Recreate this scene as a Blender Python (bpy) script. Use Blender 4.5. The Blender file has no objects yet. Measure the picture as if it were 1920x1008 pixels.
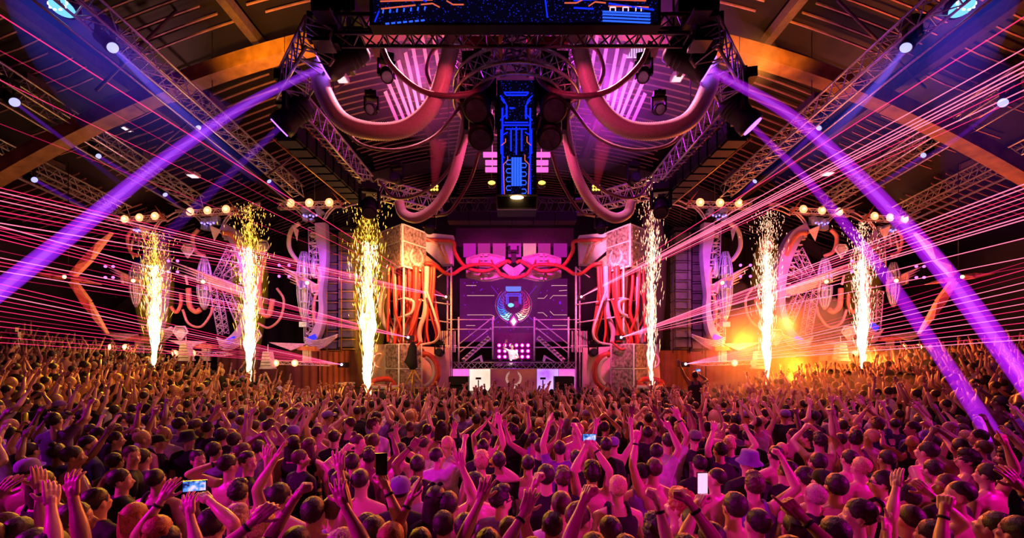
import bpy, math, random
import numpy as np
from mathutils import Vector, Matrix, noise as mnoise
R = random.Random(7)
PI = math.pi
sc = bpy.context.scene
col = sc.collection

# ---------------------------------------------------------------- camera, world, exposure
F, CX, HY, HC = 800.0, 960.0, 670.0, 2.85          # focal length in px, horizon row, eye height (m)
cd = bpy.data.cameras.new('camera')
cam = bpy.data.objects.new('camera', cd); col.objects.link(cam)
cam.location = (0, 0, HC); cam.rotation_euler = (PI/2, 0, 0)
cd.sensor_width = 36; cd.lens = 36*F/1920; cd.shift_y = (HY-504)/1920
cd.clip_start = 0.05; cd.clip_end = 200
sc.camera = cam
w = bpy.data.worlds.new('world'); sc.world = w; w.use_nodes = True
w.node_tree.nodes['Background'].inputs[0].default_value = (0.16, 0.02, 0.12, 1)
w.node_tree.nodes['Background'].inputs[1].default_value = 0.02
sc.view_settings.view_transform = 'Standard'; sc.view_settings.look = 'None'
sc.view_settings.exposure = 0.0; sc.view_settings.gamma = 1; sc.view_settings.use_curve_mapping = False
cy = sc.cycles
cy.max_bounces = 5; cy.diffuse_bounces = 2; cy.glossy_bounces = 2; cy.transmission_bounces = 2
cy.volume_bounces = 0; cy.transparent_max_bounces = 96; cy.use_denoising = True
cy.sample_clamp_indirect = 3.0

def P(x, y, Y): return Vector(((x-CX)/F*Y, Y, HC+(HY-y)/F*Y))

# ---------------------------------------------------------------- lights
MAG = (1.0, 0.03, 0.42); PUR = (0.55, 0.06, 1.0); BLU = (0.08, 0.1, 1.0); ORA = (1.0, 0.33, 0.06); YEL = (1.0, 0.62, 0.08); PNK = (1.0, 0.22, 0.45); RED = (1.0, 0.05, 0.06)
def lamp(kind, name, loc, color, power, size=0.2, aim=None, angle=40, blend=0.5):
    ld = bpy.data.lights.new(name, kind); ld.color = color; ld.energy = power
    o = bpy.data.objects.new(name, ld); col.objects.link(o); o.location = loc
    if kind == 'AREA': ld.shape = 'DISK'; ld.size = size
    else: ld.shadow_soft_size = size
    if kind == 'SPOT': ld.spot_size = math.radians(angle); ld.spot_blend = blend
    if aim is not None: o.rotation_euler = (Vector(aim)-Vector(loc)).to_track_quat('-Z', 'Y').to_euler()
    return o
LIGHTS = [
 # rim spots added behind the crowd to strengthen the warm spark light
 ('SPOT', 'crowd_rim_spot', (-5.0, 14.6, 4.9), (1.0, .40, .01), 4200, .12, (-3, 5, 1.4), 55, .8),
 ('SPOT', 'crowd_rim_spot', (-11.5, 15.5, 5.4), (1.0, .44, .01), 3600, .25, (-8, 7, 1.4), 80, .8),
 ('SPOT', 'crowd_rim_spot', (0, 15.4, 4.9), (1.0, .24, .02), 2700, .12, (0, 5, 1.4), 50, .8),
 ('SPOT', 'crowd_rim_spot', (5.0, 14.6, 4.9), (1.0, .11, .03), 3300, .12, (3, 5, 1.4), 55, .8),
 ('SPOT', 'crowd_rim_spot', (11, 15.4, 5.4), (1.0, .18, .01), 2700, .25, (6, 6, 1.4), 80, .8),
 # timber arch washes
 ('SPOT', 'arch_wash', (-6.0, 10.0, 9.6), (1.0, .36, .01), 1500, .1, (-6.7, 12, 11.6), 72, .9),
 ('SPOT', 'arch_wash', (6.0, 10.0, 9.6), (1.0, .30, .02), 1500, .1, (6.7, 12, 11.6), 72, .9),
 ('SPOT', 'arch_wash', (-8.3, 9.8, 9.0), (1.0, .12, .05), 8, .1, (-9, 12, 11), 70, .9),
 ('SPOT', 'arch_wash', (8.3, 9.8, 9.0), (1.0, .09, .08), 8, .1, (9, 12, 11), 70, .9),
 # magenta and violet inside the rig
 ('SPOT', 'rig_glow', (-2.3, 11.0, 8.7), (1.0, .03, .30), 260, .15, (-2.8, 12, 13), 130, .6), ('SPOT', 'rig_glow', (2.3, 11.0, 8.7), (.9, .02, .6), 480, .15, (2.8, 12, 13), 130, .6),
 ('SPOT', 'rig_glow', (-1.9, 8.6, 9.3), (1.0, .28, .34), 900, .06, (-2.4, 8.1, 7.0), 80, .6), ('SPOT', 'rig_glow', (-.4, 6.7, 7.9), (1.0, .06, .12), 90, .08, (-1.6, 8.2, 7.4), 75, .6), ('SPOT', 'rig_glow', (1.9, 8.6, 9.3), (1.0, .26, .42), 900, .06, (2.4, 8.1, 7.0), 80, .6), ('SPOT', 'rig_glow', (.4, 6.7, 7.9), (1.0, .05, .2), 90, .08, (1.6, 8.2, 7.4), 75, .6),
 ('POINT', 'ring_glow', (.1, 8.9, 7.6), (1.0, .08, .28), 160, .1), ('POINT', 'haze_glow', (2.6, 11.2, 9.9), (.6, .02, 1.0), 260, .2), ('POINT', 'haze_glow', (-2.4, 11.0, 10.2), (.8, .02, .7), 90, .2),  # points added to make the ring and the haze glow
 ('SPOT', 'fan_wash', (-2.2, 9.5, 8.8), (1.0, .36, .16), 800, .1, (-2.6, 12, 11.0), 60, .8), ('SPOT', 'fan_wash', (2.4, 9.5, 8.8), (1.0, .34, .22), 800, .1, (2.7, 12, 11.0), 60, .8),
 ('SPOT', 'fan_wash', (-2.6, 11, 8.4), (1.0, .03, .5), 60, .1, (-3, 12, 10), 70, .8), ('SPOT', 'fan_wash', (2.8, 11, 8.4), (.8, .03, 1.0), 110, .1, (3, 12, 10), 70, .8),
 # stage washes
 ('SPOT', 'stage_wash', (-3, 15.3, 8), (1.0, .27, .07), 3600, .2, (-4.4, 18.5, 5), 60, .7), ('SPOT', 'stage_wash', (3, 15.3, 8), (1.0, .10, .32), 3600, .2, (4.4, 18.5, 5), 60, .7),
 ('SPOT', 'stage_wash', (-1.2, 16, 8), (1.0, .03, .50), 1100, .2, (-1.2, 20.6, 6.6), 60, .7), ('SPOT', 'stage_wash', (1.2, 16, 8), (1.0, .03, .55), 1100, .2, (1.2, 20.6, 6.6), 60, .7),
 ('SPOT', 'stage_wash', (0, 16, 7.5), (.75, .03, 1.0), 600, .2, (0, 20, 3), 65, .7), ('SPOT', 'booth_key', (1.5, 15.5, 7), (1.0, .8, .7), 3500, .1, (0, 19.9, 3.0), 10, .5),
 ('SPOT', 'stage_wash', (-2.6, 15.4, 6.2), (1.0, .34, .12), 1500, .1, (-4.2, 17.8, 7.5), 42, .7), ('SPOT', 'stage_wash', (2.6, 15.4, 6.2), (1.0, .22, .42), 1500, .1, (4.3, 17.8, 7.5), 42, .7),
 # totem washes
 ('SPOT', 'totem_wash', (-6.5, 14.8, 7.2), (.70, .10, 1.0), 420, .2, (-8, 17.2, 5.5), 80, .7), ('SPOT', 'totem_wash', (6.5, 14.8, 7.2), (.75, .08, 1.0), 420, .2, (8, 17.2, 5.5), 80, .7),
 ('SPOT', 'totem_wash', (-10.6, 15, 7.2), (.9, .12, .8), 420, .2, (-12, 17.6, 5.5), 80, .7), ('SPOT', 'totem_wash', (10.6, 15, 7.2), (1.0, .12, .55), 420, .2, (12, 17.6, 5.5), 80, .7),
 ('SPOT', 'star_wash', (-13.2, 12.2, 4.0), (1.0, .10, .07), 160, .1, (-15, 14.5, 5.8), 60, .7), ('SPOT', 'star_wash', (13.2, 12.2, 4.0), (1.0, .07, .12), 160, .1, (15, 14.5, 5.8), 60, .7),  # star spots added to brighten the ornaments
 ('SPOT', 'totem_wash', (-13.5, 15, 3.2), (1.0, .14, .16), 320, .2, (-14.5, 17, 6), 90, .7), ('SPOT', 'totem_wash', (13.5, 15, 3.2), (1.0, .12, .16), 320, .2, (14.5, 17, 6), 90, .7),
 # long truss washes
 ('SPOT', 'truss_wash', (-10.5, 17.6, 7.4), (1.0, .34, .30), 500, .1, (-10.6, 11, 9.9), 56, .8), ('SPOT', 'truss_wash', (10.5, 17.6, 7.4), (1.0, .3, .42), 450, .1, (10.6, 11, 9.9), 56, .8),
 # crowd wash: side bars and a weak bar behind the camera
 ('SPOT', 'wash', (-13, .8, 6.5), (1.0, .0, .80), 5670, .12, (-2.2, 4.0, 1.6), 22, .5),
 ('SPOT', 'wash', (13, .6, 6.8), (1.0, .0, .62), 5670, .12, (2.8, 4.3, 1.6), 22, .5),
 ('SPOT', 'wash', (8, -5, 7.0), (1.0, .0, .5), 1105, .12, (0.8, 4, 1.5), 16, .6), ('SPOT', 'wash', (-7, -5, 7.0), (1.0, .0, .9), 935, .12, (-1.8, 3.6, 1.5), 12, .6),
 ('SPOT', 'wash', (14, 4, 7.0), (1.0, .0, .85), 1190, .12, (6.5, 7.5, 1.5), 26, .6), ('SPOT', 'wash', (-14, 3.5, 7.0), (.8, .0, 1.0), 1190, .12, (-6.5, 7, 1.5), 28, .6),
 ('SPOT', 'wash', (0, -6, 8.0), (1.0, .0, .4), 110, .3, (0, 4, 1.5), 36, .9),
 ('SPOT', 'wash', (-3, 3, 9.0), (1.0, .0, .55), 128, .3, (-4, 9, 1.5), 50, .9),
 ('SPOT', 'wash', (4, 3, 9.0), (1.0, .0, .55), 204, .3, (5, 9, 1.5), 50, .9),
]
for a in LIGHTS: lamp(*a)

# ---------------------------------------------------------------- materials
MATS = {}
def node_mat(name):
    m = bpy.data.materials.new(name); m.use_nodes = True
    return m, m.node_tree.nodes, m.node_tree.links
def mat(name, c, rough=.6, metal=0., var=.25, scale=8., bump=0., c2=None, sheen=0., spec=.5):
    if name in MATS: return MATS[name]
    m, n, l = node_mat(name); b = n['Principled BSDF']
    b.inputs['Roughness'].default_value = rough; b.inputs['Metallic'].default_value = metal
    b.inputs['Specular IOR Level'].default_value = spec
    tc = n.new('ShaderNodeTexCoord'); nz = n.new('ShaderNodeTexNoise'); nz.inputs['Scale'].default_value = scale; nz.inputs['Detail'].default_value = 5
    l.new(tc.outputs['Object'], nz.inputs['Vector'])
    r = n.new('ShaderNodeValToRGB'); r.color_ramp.elements[0].position = .3; r.color_ramp.elements[1].position = .7
    a = [v*(1-var) for v in c] + [1]; d = (list(c2) if c2 else [min(1, v*(1+var)) for v in c]) + [1]
    r.color_ramp.elements[0].color = a; r.color_ramp.elements[1].color = d
    l.new(nz.outputs['Fac'], r.inputs[0]); l.new(r.outputs[0], b.inputs['Base Color'])
    if bump:
        bp = n.new('ShaderNodeBump'); bp.inputs['Strength'].default_value = bump; bp.inputs['Distance'].default_value = .02
        l.new(nz.outputs['Fac'], bp.inputs['Height']); l.new(bp.outputs[0], b.inputs['Normal'])
    MATS[name] = m; return m
def emit(name, c, s, light=True):
    if name in MATS: return MATS[name]
    m, n, l = node_mat(name); n.remove(n['Principled BSDF'])
    e = n.new('ShaderNodeEmission'); e.inputs[0].default_value = (*c, 1); e.inputs[1].default_value = s
    l.new(e.outputs[0], n['Material Output'].inputs[0])
    if not light: m.cycles.emission_sampling = 'NONE'
    MATS[name] = m; return m
def glow(name, c, s):                     # light seen in haze: adds to what is behind it
    if name in MATS: return MATS[name]
    m, n, l = node_mat(name); n.remove(n['Principled BSDF'])
    e = n.new('ShaderNodeEmission'); e.inputs[0].default_value = (*c, 1); e.inputs[1].default_value = s
    t = n.new('ShaderNodeBsdfTransparent'); a = n.new('ShaderNodeAddShader')
    l.new(e.outputs[0], a.inputs[0]); l.new(t.outputs[0], a.inputs[1]); l.new(a.outputs[0], n['Material Output'].inputs[0])
    m.cycles.emission_sampling = 'NONE'; MATS[name] = m; return m
def volglow(name, c, s):                  # light in haze, put in as volume emission
    if name in MATS: return MATS[name]
    m, n, l = node_mat(name); n.remove(n['Principled BSDF'])
    e = n.new('ShaderNodeEmission'); e.inputs[0].default_value = (*c, 1); e.inputs[1].default_value = s
    l.new(e.outputs[0], n['Material Output'].inputs['Volume']); m.cycles.homogeneous_volume = True
    m.cycles.emission_sampling = 'NONE'; MATS[name] = m; return m
def volgrad(name, c, s, p=1.5, lo=0.0, r0=0., r1=1.):   # beam light put in as emission that fades downwards from its lamp
    m = volglow(name, c, s); n, l = m.node_tree.nodes, m.node_tree.links; m.cycles.homogeneous_volume = False
    e = next(x for x in n if x.type == 'EMISSION'); tc = n.new('ShaderNodeTexCoord'); sp = n.new('ShaderNodeSeparateXYZ'); mr = n.new('ShaderNodeMapRange'); mr.inputs[1].default_value = r0; mr.inputs[2].default_value = r1
    mp = n.new('ShaderNodeMath'); mp.operation = 'POWER'; mp.inputs[1].default_value = p; ml = n.new('ShaderNodeMath'); ml.operation = 'MULTIPLY_ADD'; ml.inputs[1].default_value = s*(1-lo); ml.inputs[2].default_value = s*lo
    l.new(tc.outputs['Generated'], sp.inputs[0]); l.new(sp.outputs['Z'], mr.inputs[0]); l.new(mr.outputs[0], mp.inputs[0]); l.new(mp.outputs[0], ml.inputs[0]); l.new(ml.outputs[0], e.inputs[1]); return m
def smoke_mat(name, c, d, aniso=.2):
    m, n, l = node_mat(name); n.remove(n['Principled BSDF'])
    e = n.new('ShaderNodeVolumeScatter'); e.inputs['Color'].default_value = (*c, 1); e.inputs['Density'].default_value = d; e.inputs['Anisotropy'].default_value = aniso
    l.new(e.outputs[0], n['Material Output'].inputs['Volume']); m.cycles.homogeneous_volume = True
    return m
def M_(): pass
black = mat('black_paint', (.007, .006, .008), .5, var=.4, spec=.25)
rubber = mat('black_cloth', (.008, .007, .009), .8, bump=.3)
alu = mat('truss_aluminium', (.62, .60, .62), .32, .75, scale=20)
darkalu = mat('truss_black_steel', (.05, .045, .055), .4, .6, scale=20)
steel = mat('painted_steel', (.12, .08, .09), .5, .3)
pale = mat('pale_panel', (.72, .66, .68), .5, scale=3, var=.15)
hosem = mat('hose_pale_plastic', (.74, .58, .6), .4, var=.1, scale=30)
redtube = mat('red_tube', (.62, .06, .045), .4, var=.2)
hosedark = mat('hose_dark_rubber', (.16, .07, .09), .4, var=.2)

# ---------------------------------------------------------------- mesh builder
def frame(d):
    d = Vector(d).normalized(); u = Vector((0, 0, 1)) if abs(d.z) < .95 else Vector((0, 1, 0))
    a = d.cross(u).normalized(); return a, a.cross(d).normalized(), d
class MB:
    def __init__(s): s.v = []; s.f = []; s.sm = []; s.mi = []; s.m = 0
    def add(s, vs, fs, smooth=False):
        o = len(s.v); s.v += [tuple(v) for v in vs]; s.f += [tuple(i+o for i in f) for f in fs]
        s.sm += [smooth]*len(fs); s.mi += [s.m]*len(fs); return s
    def box(s, c, d, rot=None):
        c = Vector(c); h = Vector(d)/2; q = rot or Matrix.Identity(3)
        vs = [c+q@Vector((x*h.x, y*h.y, z*h.z)) for x in (-1, 1) for y in (-1, 1) for z in (-1, 1)]
        return s.add(vs, [(0,1,3,2),(4,6,7,5),(0,4,5,1),(2,3,7,6),(0,2,6,4),(1,5,7,3)])
    def bar(s, a, b, w_=.05, h=None):
        a = Vector(a); b = Vector(b); x, y, z = frame(b-a); h = h or w_
        q = Matrix((x, y, z)).transposed(); return s.box((a+b)/2, (w_, h, (b-a).length), q)
    def tube(s, pts, r, n=8, closed=False, caps=True, smooth=True):
        pts = [Vector(p) for p in pts]; N = len(pts)
        rs = list(r) if hasattr(r, '__len__') else [r]*N
        T = []
        for i in range(N):
            a = pts[(i-1) % N] if (i > 0 or closed) else pts[0]; b = pts[(i+1) % N] if (i < N-1 or closed) else pts[-1]
            t = (b-a); T.append(t.normalized() if t.length > 1e-9 else Vector((0, 0, 1)))
        x, y, _ = frame(T[0]); vs = []
        for i in range(N):
            x = (x-T[i]*x.dot(T[i])); x = x.normalized() if x.length > 1e-6 else frame(T[i])[0]
            y = T[i].cross(x)
            for k in range(n):
                t = 2*PI*k/n; vs.append(pts[i]+(x*math.cos(t)+y*math.sin(t))*rs[i])
        fs = []
        for i in range(N if closed else N-1):
            j = (i+1) % N
            for k in range(n): k2 = (k+1) % n; fs.append((i*n+k, i*n+k2, j*n+k2, j*n+k))
        s.add(vs, fs, smooth)
        if caps and not closed: 
            o = len(s.v)-len(vs); s.f += [tuple(o+k for k in reversed(range(n))), tuple(o+(N-1)*n+k for k in range(n))]; s.sm += [False]*2; s.mi += [s.m]*2
        return s
    def beam(s, pts, rs, n=20):
        a, b = Vector(pts[0]), Vector(pts[-1]); d0 = (Vector(pts[1])-a).normalized()*.004; d1 = (b-Vector(pts[-2])).normalized()*.004
        return s.tube([a-d0]+list(pts)+[b+d1], [.0004]+list(rs)+[.0004], n)
    def prism(s, poly, vec):
        poly = [Vector(p) for p in poly]; vec = Vector(vec); n = len(poly)
        return s.add(poly+[p+vec for p in poly], [tuple(range(n))[::-1], tuple(range(n, 2*n))]+[(i, (i+1) % n, n+(i+1) % n, n+i) for i in range(n)])
    def ball(s, c, r, seg=16, ring=10, rot=None, fn=None):
        c = Vector(c); r = Vector(r) if hasattr(r, '__len__') else Vector((r, r, r)); q = rot or Matrix.Identity(3)
        vs = [c+q@Vector((0, 0, -r.z))]
        for i in range(1, ring):
            t = PI*i/ring-PI/2
            for k in range(seg):
                a = 2*PI*k/seg; d = Vector((math.cos(t)*math.cos(a), math.cos(t)*math.sin(a), math.sin(t)))
                e = fn(d) if fn else 1.
                vs.append(c+q@Vector((d.x*r.x*e, d.y*r.y*e, d.z*r.z*e)))
        vs.append(c+q@Vector((0, 0, r.z))); e = len(vs)-1
        fs = [(0, 1+(k+1) % seg, 1+k) for k in range(seg)]
        for i in range(ring-2):
            for k in range(seg): k2 = (k+1) % seg; a = 1+i*seg; fs.append((a+k, a+k2, a+seg+k2, a+seg+k))
        a = 1+(ring-2)*seg; fs += [(a+k, a+(k+1) % seg, e) for k in range(seg)]
        return s.add(vs, fs, True)
    def mesh(s, name, mats, off=Vector((0, 0, 0))):
        me = bpy.data.meshes.new(name)
        v = np.array(s.v, dtype=np.float64).reshape(-1, 3)-np.array(off)
        me.from_pydata(v.tolist(), [], s.f)
        me.polygons.foreach_set('use_smooth', s.sm); me.polygons.foreach_set('material_index', s.mi)
        for m in (mats if isinstance(mats, (list, tuple)) else [mats]): me.materials.append(m)
        me.update(); return me
def wloc(o):
    l = Vector((0, 0, 0))
    while o: l += o.location; o = o.parent
    return l
def part(name, mb, m, parent, label=None):
    o = bpy.data.objects.new(name, mb.mesh(name, m, wloc(parent))); col.objects.link(o); o.parent = parent
    if label: o['label'] = label
    return o
def tag(o, label, cat=None, group=None, kind=None):
    if label: o['label'] = label
    if cat: o['category'] = cat
    if group: o['group'] = group
    if kind: o['kind'] = kind
    return o
def thing(name, loc, label, cat, group=None):
    o = bpy.data.objects.new(name, None); col.objects.link(o); o.location = loc; o.empty_display_size = .2
    return tag(o, label, cat, group)
def single(name, mb, m, label, cat, group=None, loc=None):
    loc = Vector(loc) if loc is not None else Vector(mb.v[0])
    o = bpy.data.objects.new(name, mb.mesh(name, m, loc)); col.objects.link(o); o.location = loc
    return tag(o, label, cat, group)
def struct(name, mb, m, label=None):
    o = bpy.data.objects.new(name, mb.mesh(name, m)); col.objects.link(o); o['kind'] = 'structure'
    if label: o['label'] = label
    return o
def copy_tree(o, parent=None):
    c = o.copy(); col.objects.link(c); c.parent = parent
    for ch in list(o.children): copy_tree(ch, c)
    return c
def bez(pts, n=24):                       # Catmull-Rom through the points
    pts = [Vector(p) for p in pts]; q = [2*pts[0]-pts[1]]+pts+[2*pts[-1]-pts[-2]]; out = []
    k = len(pts)-1
    for i in range(k):
        m_ = max(2, n//k)
        for j in range(m_):
            t = j/m_; a, b, c, d = q[i], q[i+1], q[i+2], q[i+3]
            out.append(.5*((2*b)+(c-a)*t+(2*a-5*b+4*c-d)*t*t+(3*b-a-3*c+d)*t**3))
    out.append(pts[-1]); return out
def truss_mb(a, b, w_=.4, h=None, bay=.5, r=.028, rb=.014, up=None):
    a = Vector(a); b = Vector(b); h = h or w_; x, y, z = frame(b-a)
    L = (b-a).length; n = max(1, round(L/bay)); ch = []; br = MB()
    cs = [(-1, -1), (1, -1), (1, 1), (-1, 1)]
    off = [x*w_/2*i+y*h/2*j for i, j in cs]
    for o in off: ch.append(MB().tube([a+o, b+o], r, 6))
    for k in range(n):
        p = a+(b-a)*(k/n); q = a+(b-a)*((k+1)/n); m_ = (p+q)/2
        for i in range(4):
            o1, o2 = off[i], off[(i+1) % 4]
            br.tube([p+o1, m_+o2], rb, 4, caps=False); br.tube([m_+o2, q+o1], rb, 4, caps=False)
        br.tube([p+off[0], p+off[1]], rb, 4, caps=False); br.tube([p+off[2], p+off[3]], rb, 4, caps=False)
    return ch, br
def truss(root, a, b, m, **k):
    ch, br = truss_mb(a, b, **k)
    for c in ch: part('chord', c, m, root)
    part('bracing', br, m, root)
# ---------------------------------------------------------------- people
SKINS = [mat('skin_light', (.66, .37, .28), .36, var=.08, scale=6), mat('skin_tan', (.45, .23, .15), .38, var=.08, scale=6), mat('skin_dark', (.2, .10, .065), .36, var=.1, scale=6)]
HAIRS = {k: mat('hair_'+k, c, .48, var=.4, scale=90, bump=.25) for k, c in dict(dark=(.02, .013, .012), brown=(.07, .035, .02), blond=(.55, .36, .17), ginger=(.38, .13, .04), pink=(.5, .27, .3)).items()}
CLOTHS = {k: mat('cloth_'+k, c, .85, var=.2, scale=14, bump=.35) for k, c in dict(black=(.012, .011, .013), grey=(.14, .13, .14), white=(.6, .55, .58), purple=(.22, .10, .42), red=(.4, .04, .04), yellow=(.75, .6, .03), navy=(.03, .03, .09)).items()}
eyem = mat('eye_white', (.75, .72, .7), .2); irism = mat('eye_iris', (.05, .03, .02), .2)
phonem = mat('phone_body', (.02, .02, .025), .25); screenm = emit('phone_screen', (.45, .55, 1.0), 1.6, False); screenpink = emit('phone_screen_pink', (1., .4, .7), 1.6, False)
def evald(obj):
    dg = bpy.context.evaluated_depsgraph_get(); me = bpy.data.meshes.new_from_object(obj.evaluated_get(dg)); return me
def fuse(mb, m, vox, it=3, fac=.5, name='body'):
    me = mb.mesh(name, m); o = bpy.data.objects.new('tmp', me); col.objects.link(o)
    r = o.modifiers.new('r', 'REMESH'); r.mode = 'VOXEL'; r.voxel_size = vox; r.use_smooth_shade = True
    s = o.modifiers.new('s', 'SMOOTH'); s.iterations = it; s.factor = fac
    out = evald(o); bpy.data.objects.remove(o); bpy.data.meshes.remove(me)
    out.name = name; out.materials.clear(); out.materials.append(m)
    out.polygons.foreach_set('material_index', [0]*len(out.polygons)); out.polygons.foreach_set('use_smooth', [True]*len(out.polygons))
    return out
def join_meshes(a, b):
    n, nb, f = len(a.vertices), len(b.vertices), len(a.polygons)
    ca, cb = np.empty(n*3), np.empty(nb*3); a.vertices.foreach_get('co', ca); b.vertices.foreach_get('co', cb)
    L = []
    for m, o in ((a, 0), (b, n)):
        li = np.empty(len(m.loops), dtype=np.int32); m.loops.foreach_get('vertex_index', li)
        ls = np.empty(len(m.polygons), dtype=np.int32); m.polygons.foreach_get('loop_start', ls); L.append((li+o, ls))
    me = bpy.data.meshes.new('body'); me.vertices.add(n+nb); me.vertices.foreach_set('co', np.concatenate([ca, cb]))
    li = np.concatenate([L[0][0], L[1][0]]); me.loops.add(len(li)); me.loops.foreach_set('vertex_index', li)
    ls = np.concatenate([L[0][1], L[1][1]+len(L[0][0])]); me.polygons.add(len(ls)); me.polygons.foreach_set('loop_start', ls.astype(np.int32))
    me.update(calc_edges=True); me.polygons.foreach_set('use_smooth', [True]*len(ls)); me.materials.append(SKINS[0])
    bpy.data.meshes.remove(a); bpy.data.meshes.remove(b); return me
def loft(mb, rings, n=20):                # rings: (z, rx, ry, x, y)
    vs = []
    for z, rx, ry, x, y in rings:
        for k in range(n):
            t = 2*PI*k/n; c, s_ = math.cos(t), math.sin(t)
            vs.append((x+rx*math.copysign(abs(c)**.85, c), y+ry*math.copysign(abs(s_)**.85, s_), z))
    N = len(rings); fs = [(i*n+k, i*n+(k+1) % n, (i+1)*n+(k+1) % n, (i+1)*n+k) for i in range(N-1) for k in range(n)]
    fs += [tuple(reversed(range(n))), tuple((N-1)*n+k for k in range(n))]
    return mb.add(vs, fs, True)
def limb(mb, a, b, ra, rb, n=12, bulge=0):
    a = Vector(a); b = Vector(b); pts = []; rs = []
    for i in range(-2, 9):
        if i < 0: t = 0; e = math.cos(-i*PI/5); p = a-(b-a).normalized()*ra*math.sin(-i*PI/5); rr = ra*max(.2, e)
        elif i > 6: j = i-6; t = 1; e = math.cos(j*PI/5); p = b+(b-a).normalized()*rb*math.sin(j*PI/5); rr = rb*max(.2, e)
        else: t = i/6; p = a+(b-a)*t; rr = ra+(rb-ra)*t+bulge*math.sin(PI*min(1, t*1.4))
        pts.append(p); rs.append(rr)
    mb.tube(pts, rs, n)
def hand(mb, W, d, n, side, style='open', sc_=1.0):
    d = Vector(d).normalized(); n = (Vector(n)-d*Vector(n).dot(d)).normalized(); s = d.cross(n)*side   # s points to the thumb side
    pl = .085*sc_
    curl, spread = dict(open=(12, 11), flat=(4, 4), fist=(82, 0), relax=(32, 5), hold=(55, 2), point=(78, 1), vee=(75, 9))[style]
    kn = []
    for i in range(4):
        o = (1.5-i)*.0205*sc_; base = W+s*(o*.75)+d*.01; k = W+d*(pl-abs(1.2-i)*.004)+s*o; kn.append(k)
        limb(mb, base, k, .0155*sc_, .0135*sc_, 8)
    limb(mb, W-d*.02, W+d*.03, .024*sc_, .026*sc_, 8)
    limb(mb, W+s*.02+d*.01+n*.006, W+s*.03+d*.05+n*.008, .017*sc_, .014*sc_, 8)   # ball of the thumb
    L = [.074, .082, .078, .062]
    for i in range(4):
        c = math.radians(curl+(i*4 if curl < 40 else 0)); sp = math.radians((1.4-i)*spread)
        if style == 'point' and i == 0: c = math.radians(6)
        if style == 'vee' and i < 2: c = math.radians(5); sp = math.radians(14 if i == 0 else -8)
        dd = (d*math.cos(sp)+s*math.sin(sp)).normalized(); p = kn[i]; a = 0
        for j in range(3):
            a += c*(.75 if j == 0 else 1.0 if j == 1 else .7)
            q = p+(dd*math.cos(a)+n*math.sin(a))*L[i]*sc_*(.45, .3, .25)[j]
            limb(mb, p, q, (.0112-.001*j)*sc_, (.0105-.001*j)*sc_, 8); p = q
    td = (s*.8+d*.6+n*.25).normalized() if style in ('open', 'flat', 'relax') else (d*.75+n*.8-s*.1).normalized()
    p = W+s*.028+d*.028+n*.008
    if style not in ('open', 'flat', 'relax'): p = W+s*.036+d*.045+n*.012
    q = p+td*.042*sc_; limb(mb, p, q, .0135*sc_, .012*sc_, 8)
    t2 = (td*.8+d*.5).normalized() if style in ('open', 'flat', 'relax') else (td*.3-s*.9+d*.2).normalized()
    limb(mb, q, q+t2*.034*sc_, .012*sc_, .0095*sc_, 8)
def ik(S, T, l1, l2, hint):
    v = T-S; L = v.length; mx = (l1+l2)*.995
    if L > mx: T = S+v*(mx/L); v = T-S; L = mx
    if L < .18: T = S+v.normalized()*.18; v = T-S; L = .18
    a = (l1*l1-l2*l2+L*L)/(2*L); h = math.sqrt(max(0, l1*l1-a*a)); u = v.normalized()
    q = Vector(hint)-u*Vector(hint).dot(u); q = q.normalized() if q.length > 1e-4 else Vector((0, -1, 0))
    return S+u*a+q*h, T
REST = {-1: (Vector((-.25, .06, .87)), Vector((-.4, -.5, 0))), 1: (Vector((.25, .06, .87)), Vector((.4, -.5, 0)))}
HC_ = Vector((0, .015, 1.665))             # head centre
def head_rot(yaw, pitch): return Matrix.Rotation(yaw, 3, 'Z')@Matrix.Rotation(pitch, 3, 'X')
NECK = Vector((0, 0, 1.53))
def head_prims(mb, Q):
    def B(c, r, e=None): mb.ball(NECK+Q@(Vector(c)-NECK), r, 16, 12, Q)
    def Lm(a, b, ra, rb): limb(mb, NECK+Q@(Vector(a)-NECK), NECK+Q@(Vector(b)-NECK), ra, rb, 8)
    B((0, -.004, 1.692), (.075, .093, .088)); B((0, .022, 1.63), (.062, .074, .075)); B((0, .05, 1.585), (.036, .036, .03))
    B((-.032, .045, 1.605), (.026, .04, .03)); B((.032, .045, 1.605), (.026, .04, .03))
    Lm((0, .086, 1.668), (0, .112, 1.628), .009, .014); B((-.014, .1, 1.624), (.011, .012, .01)); B((.014, .1, 1.624), (.011, .012, .01))
    for s in (-1, 1):
        Lm((s*.014, .083, 1.688), (s*.048, .070, 1.686), .0105, .010)          # brow
        B((s*.044, .066, 1.645), (.022, .018, .018)); B((s*.077, -.004, 1.65), (.009, .02, .031))
    Lm((-.022, .091, 1.6), (.022, .091, 1.6), .0075, .0075); Lm((-.017, .088, 1.587), (.017, .088, 1.587), .008, .008)
TORSO = [(.80, .15, .105, 0, -.01), (.88, .168, .118, 0, -.01), (.96, .162, .112, 0, -.008), (1.08, .142, .098, 0, 0), (1.2, .152, .108, 0, 0), (1.3, .172, .116, 0, -.005), (1.38, .178, .108, 0, -.01), (1.43, .15, .09, 0, -.01), (1.475, .09, .07, 0, -.005)]
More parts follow.
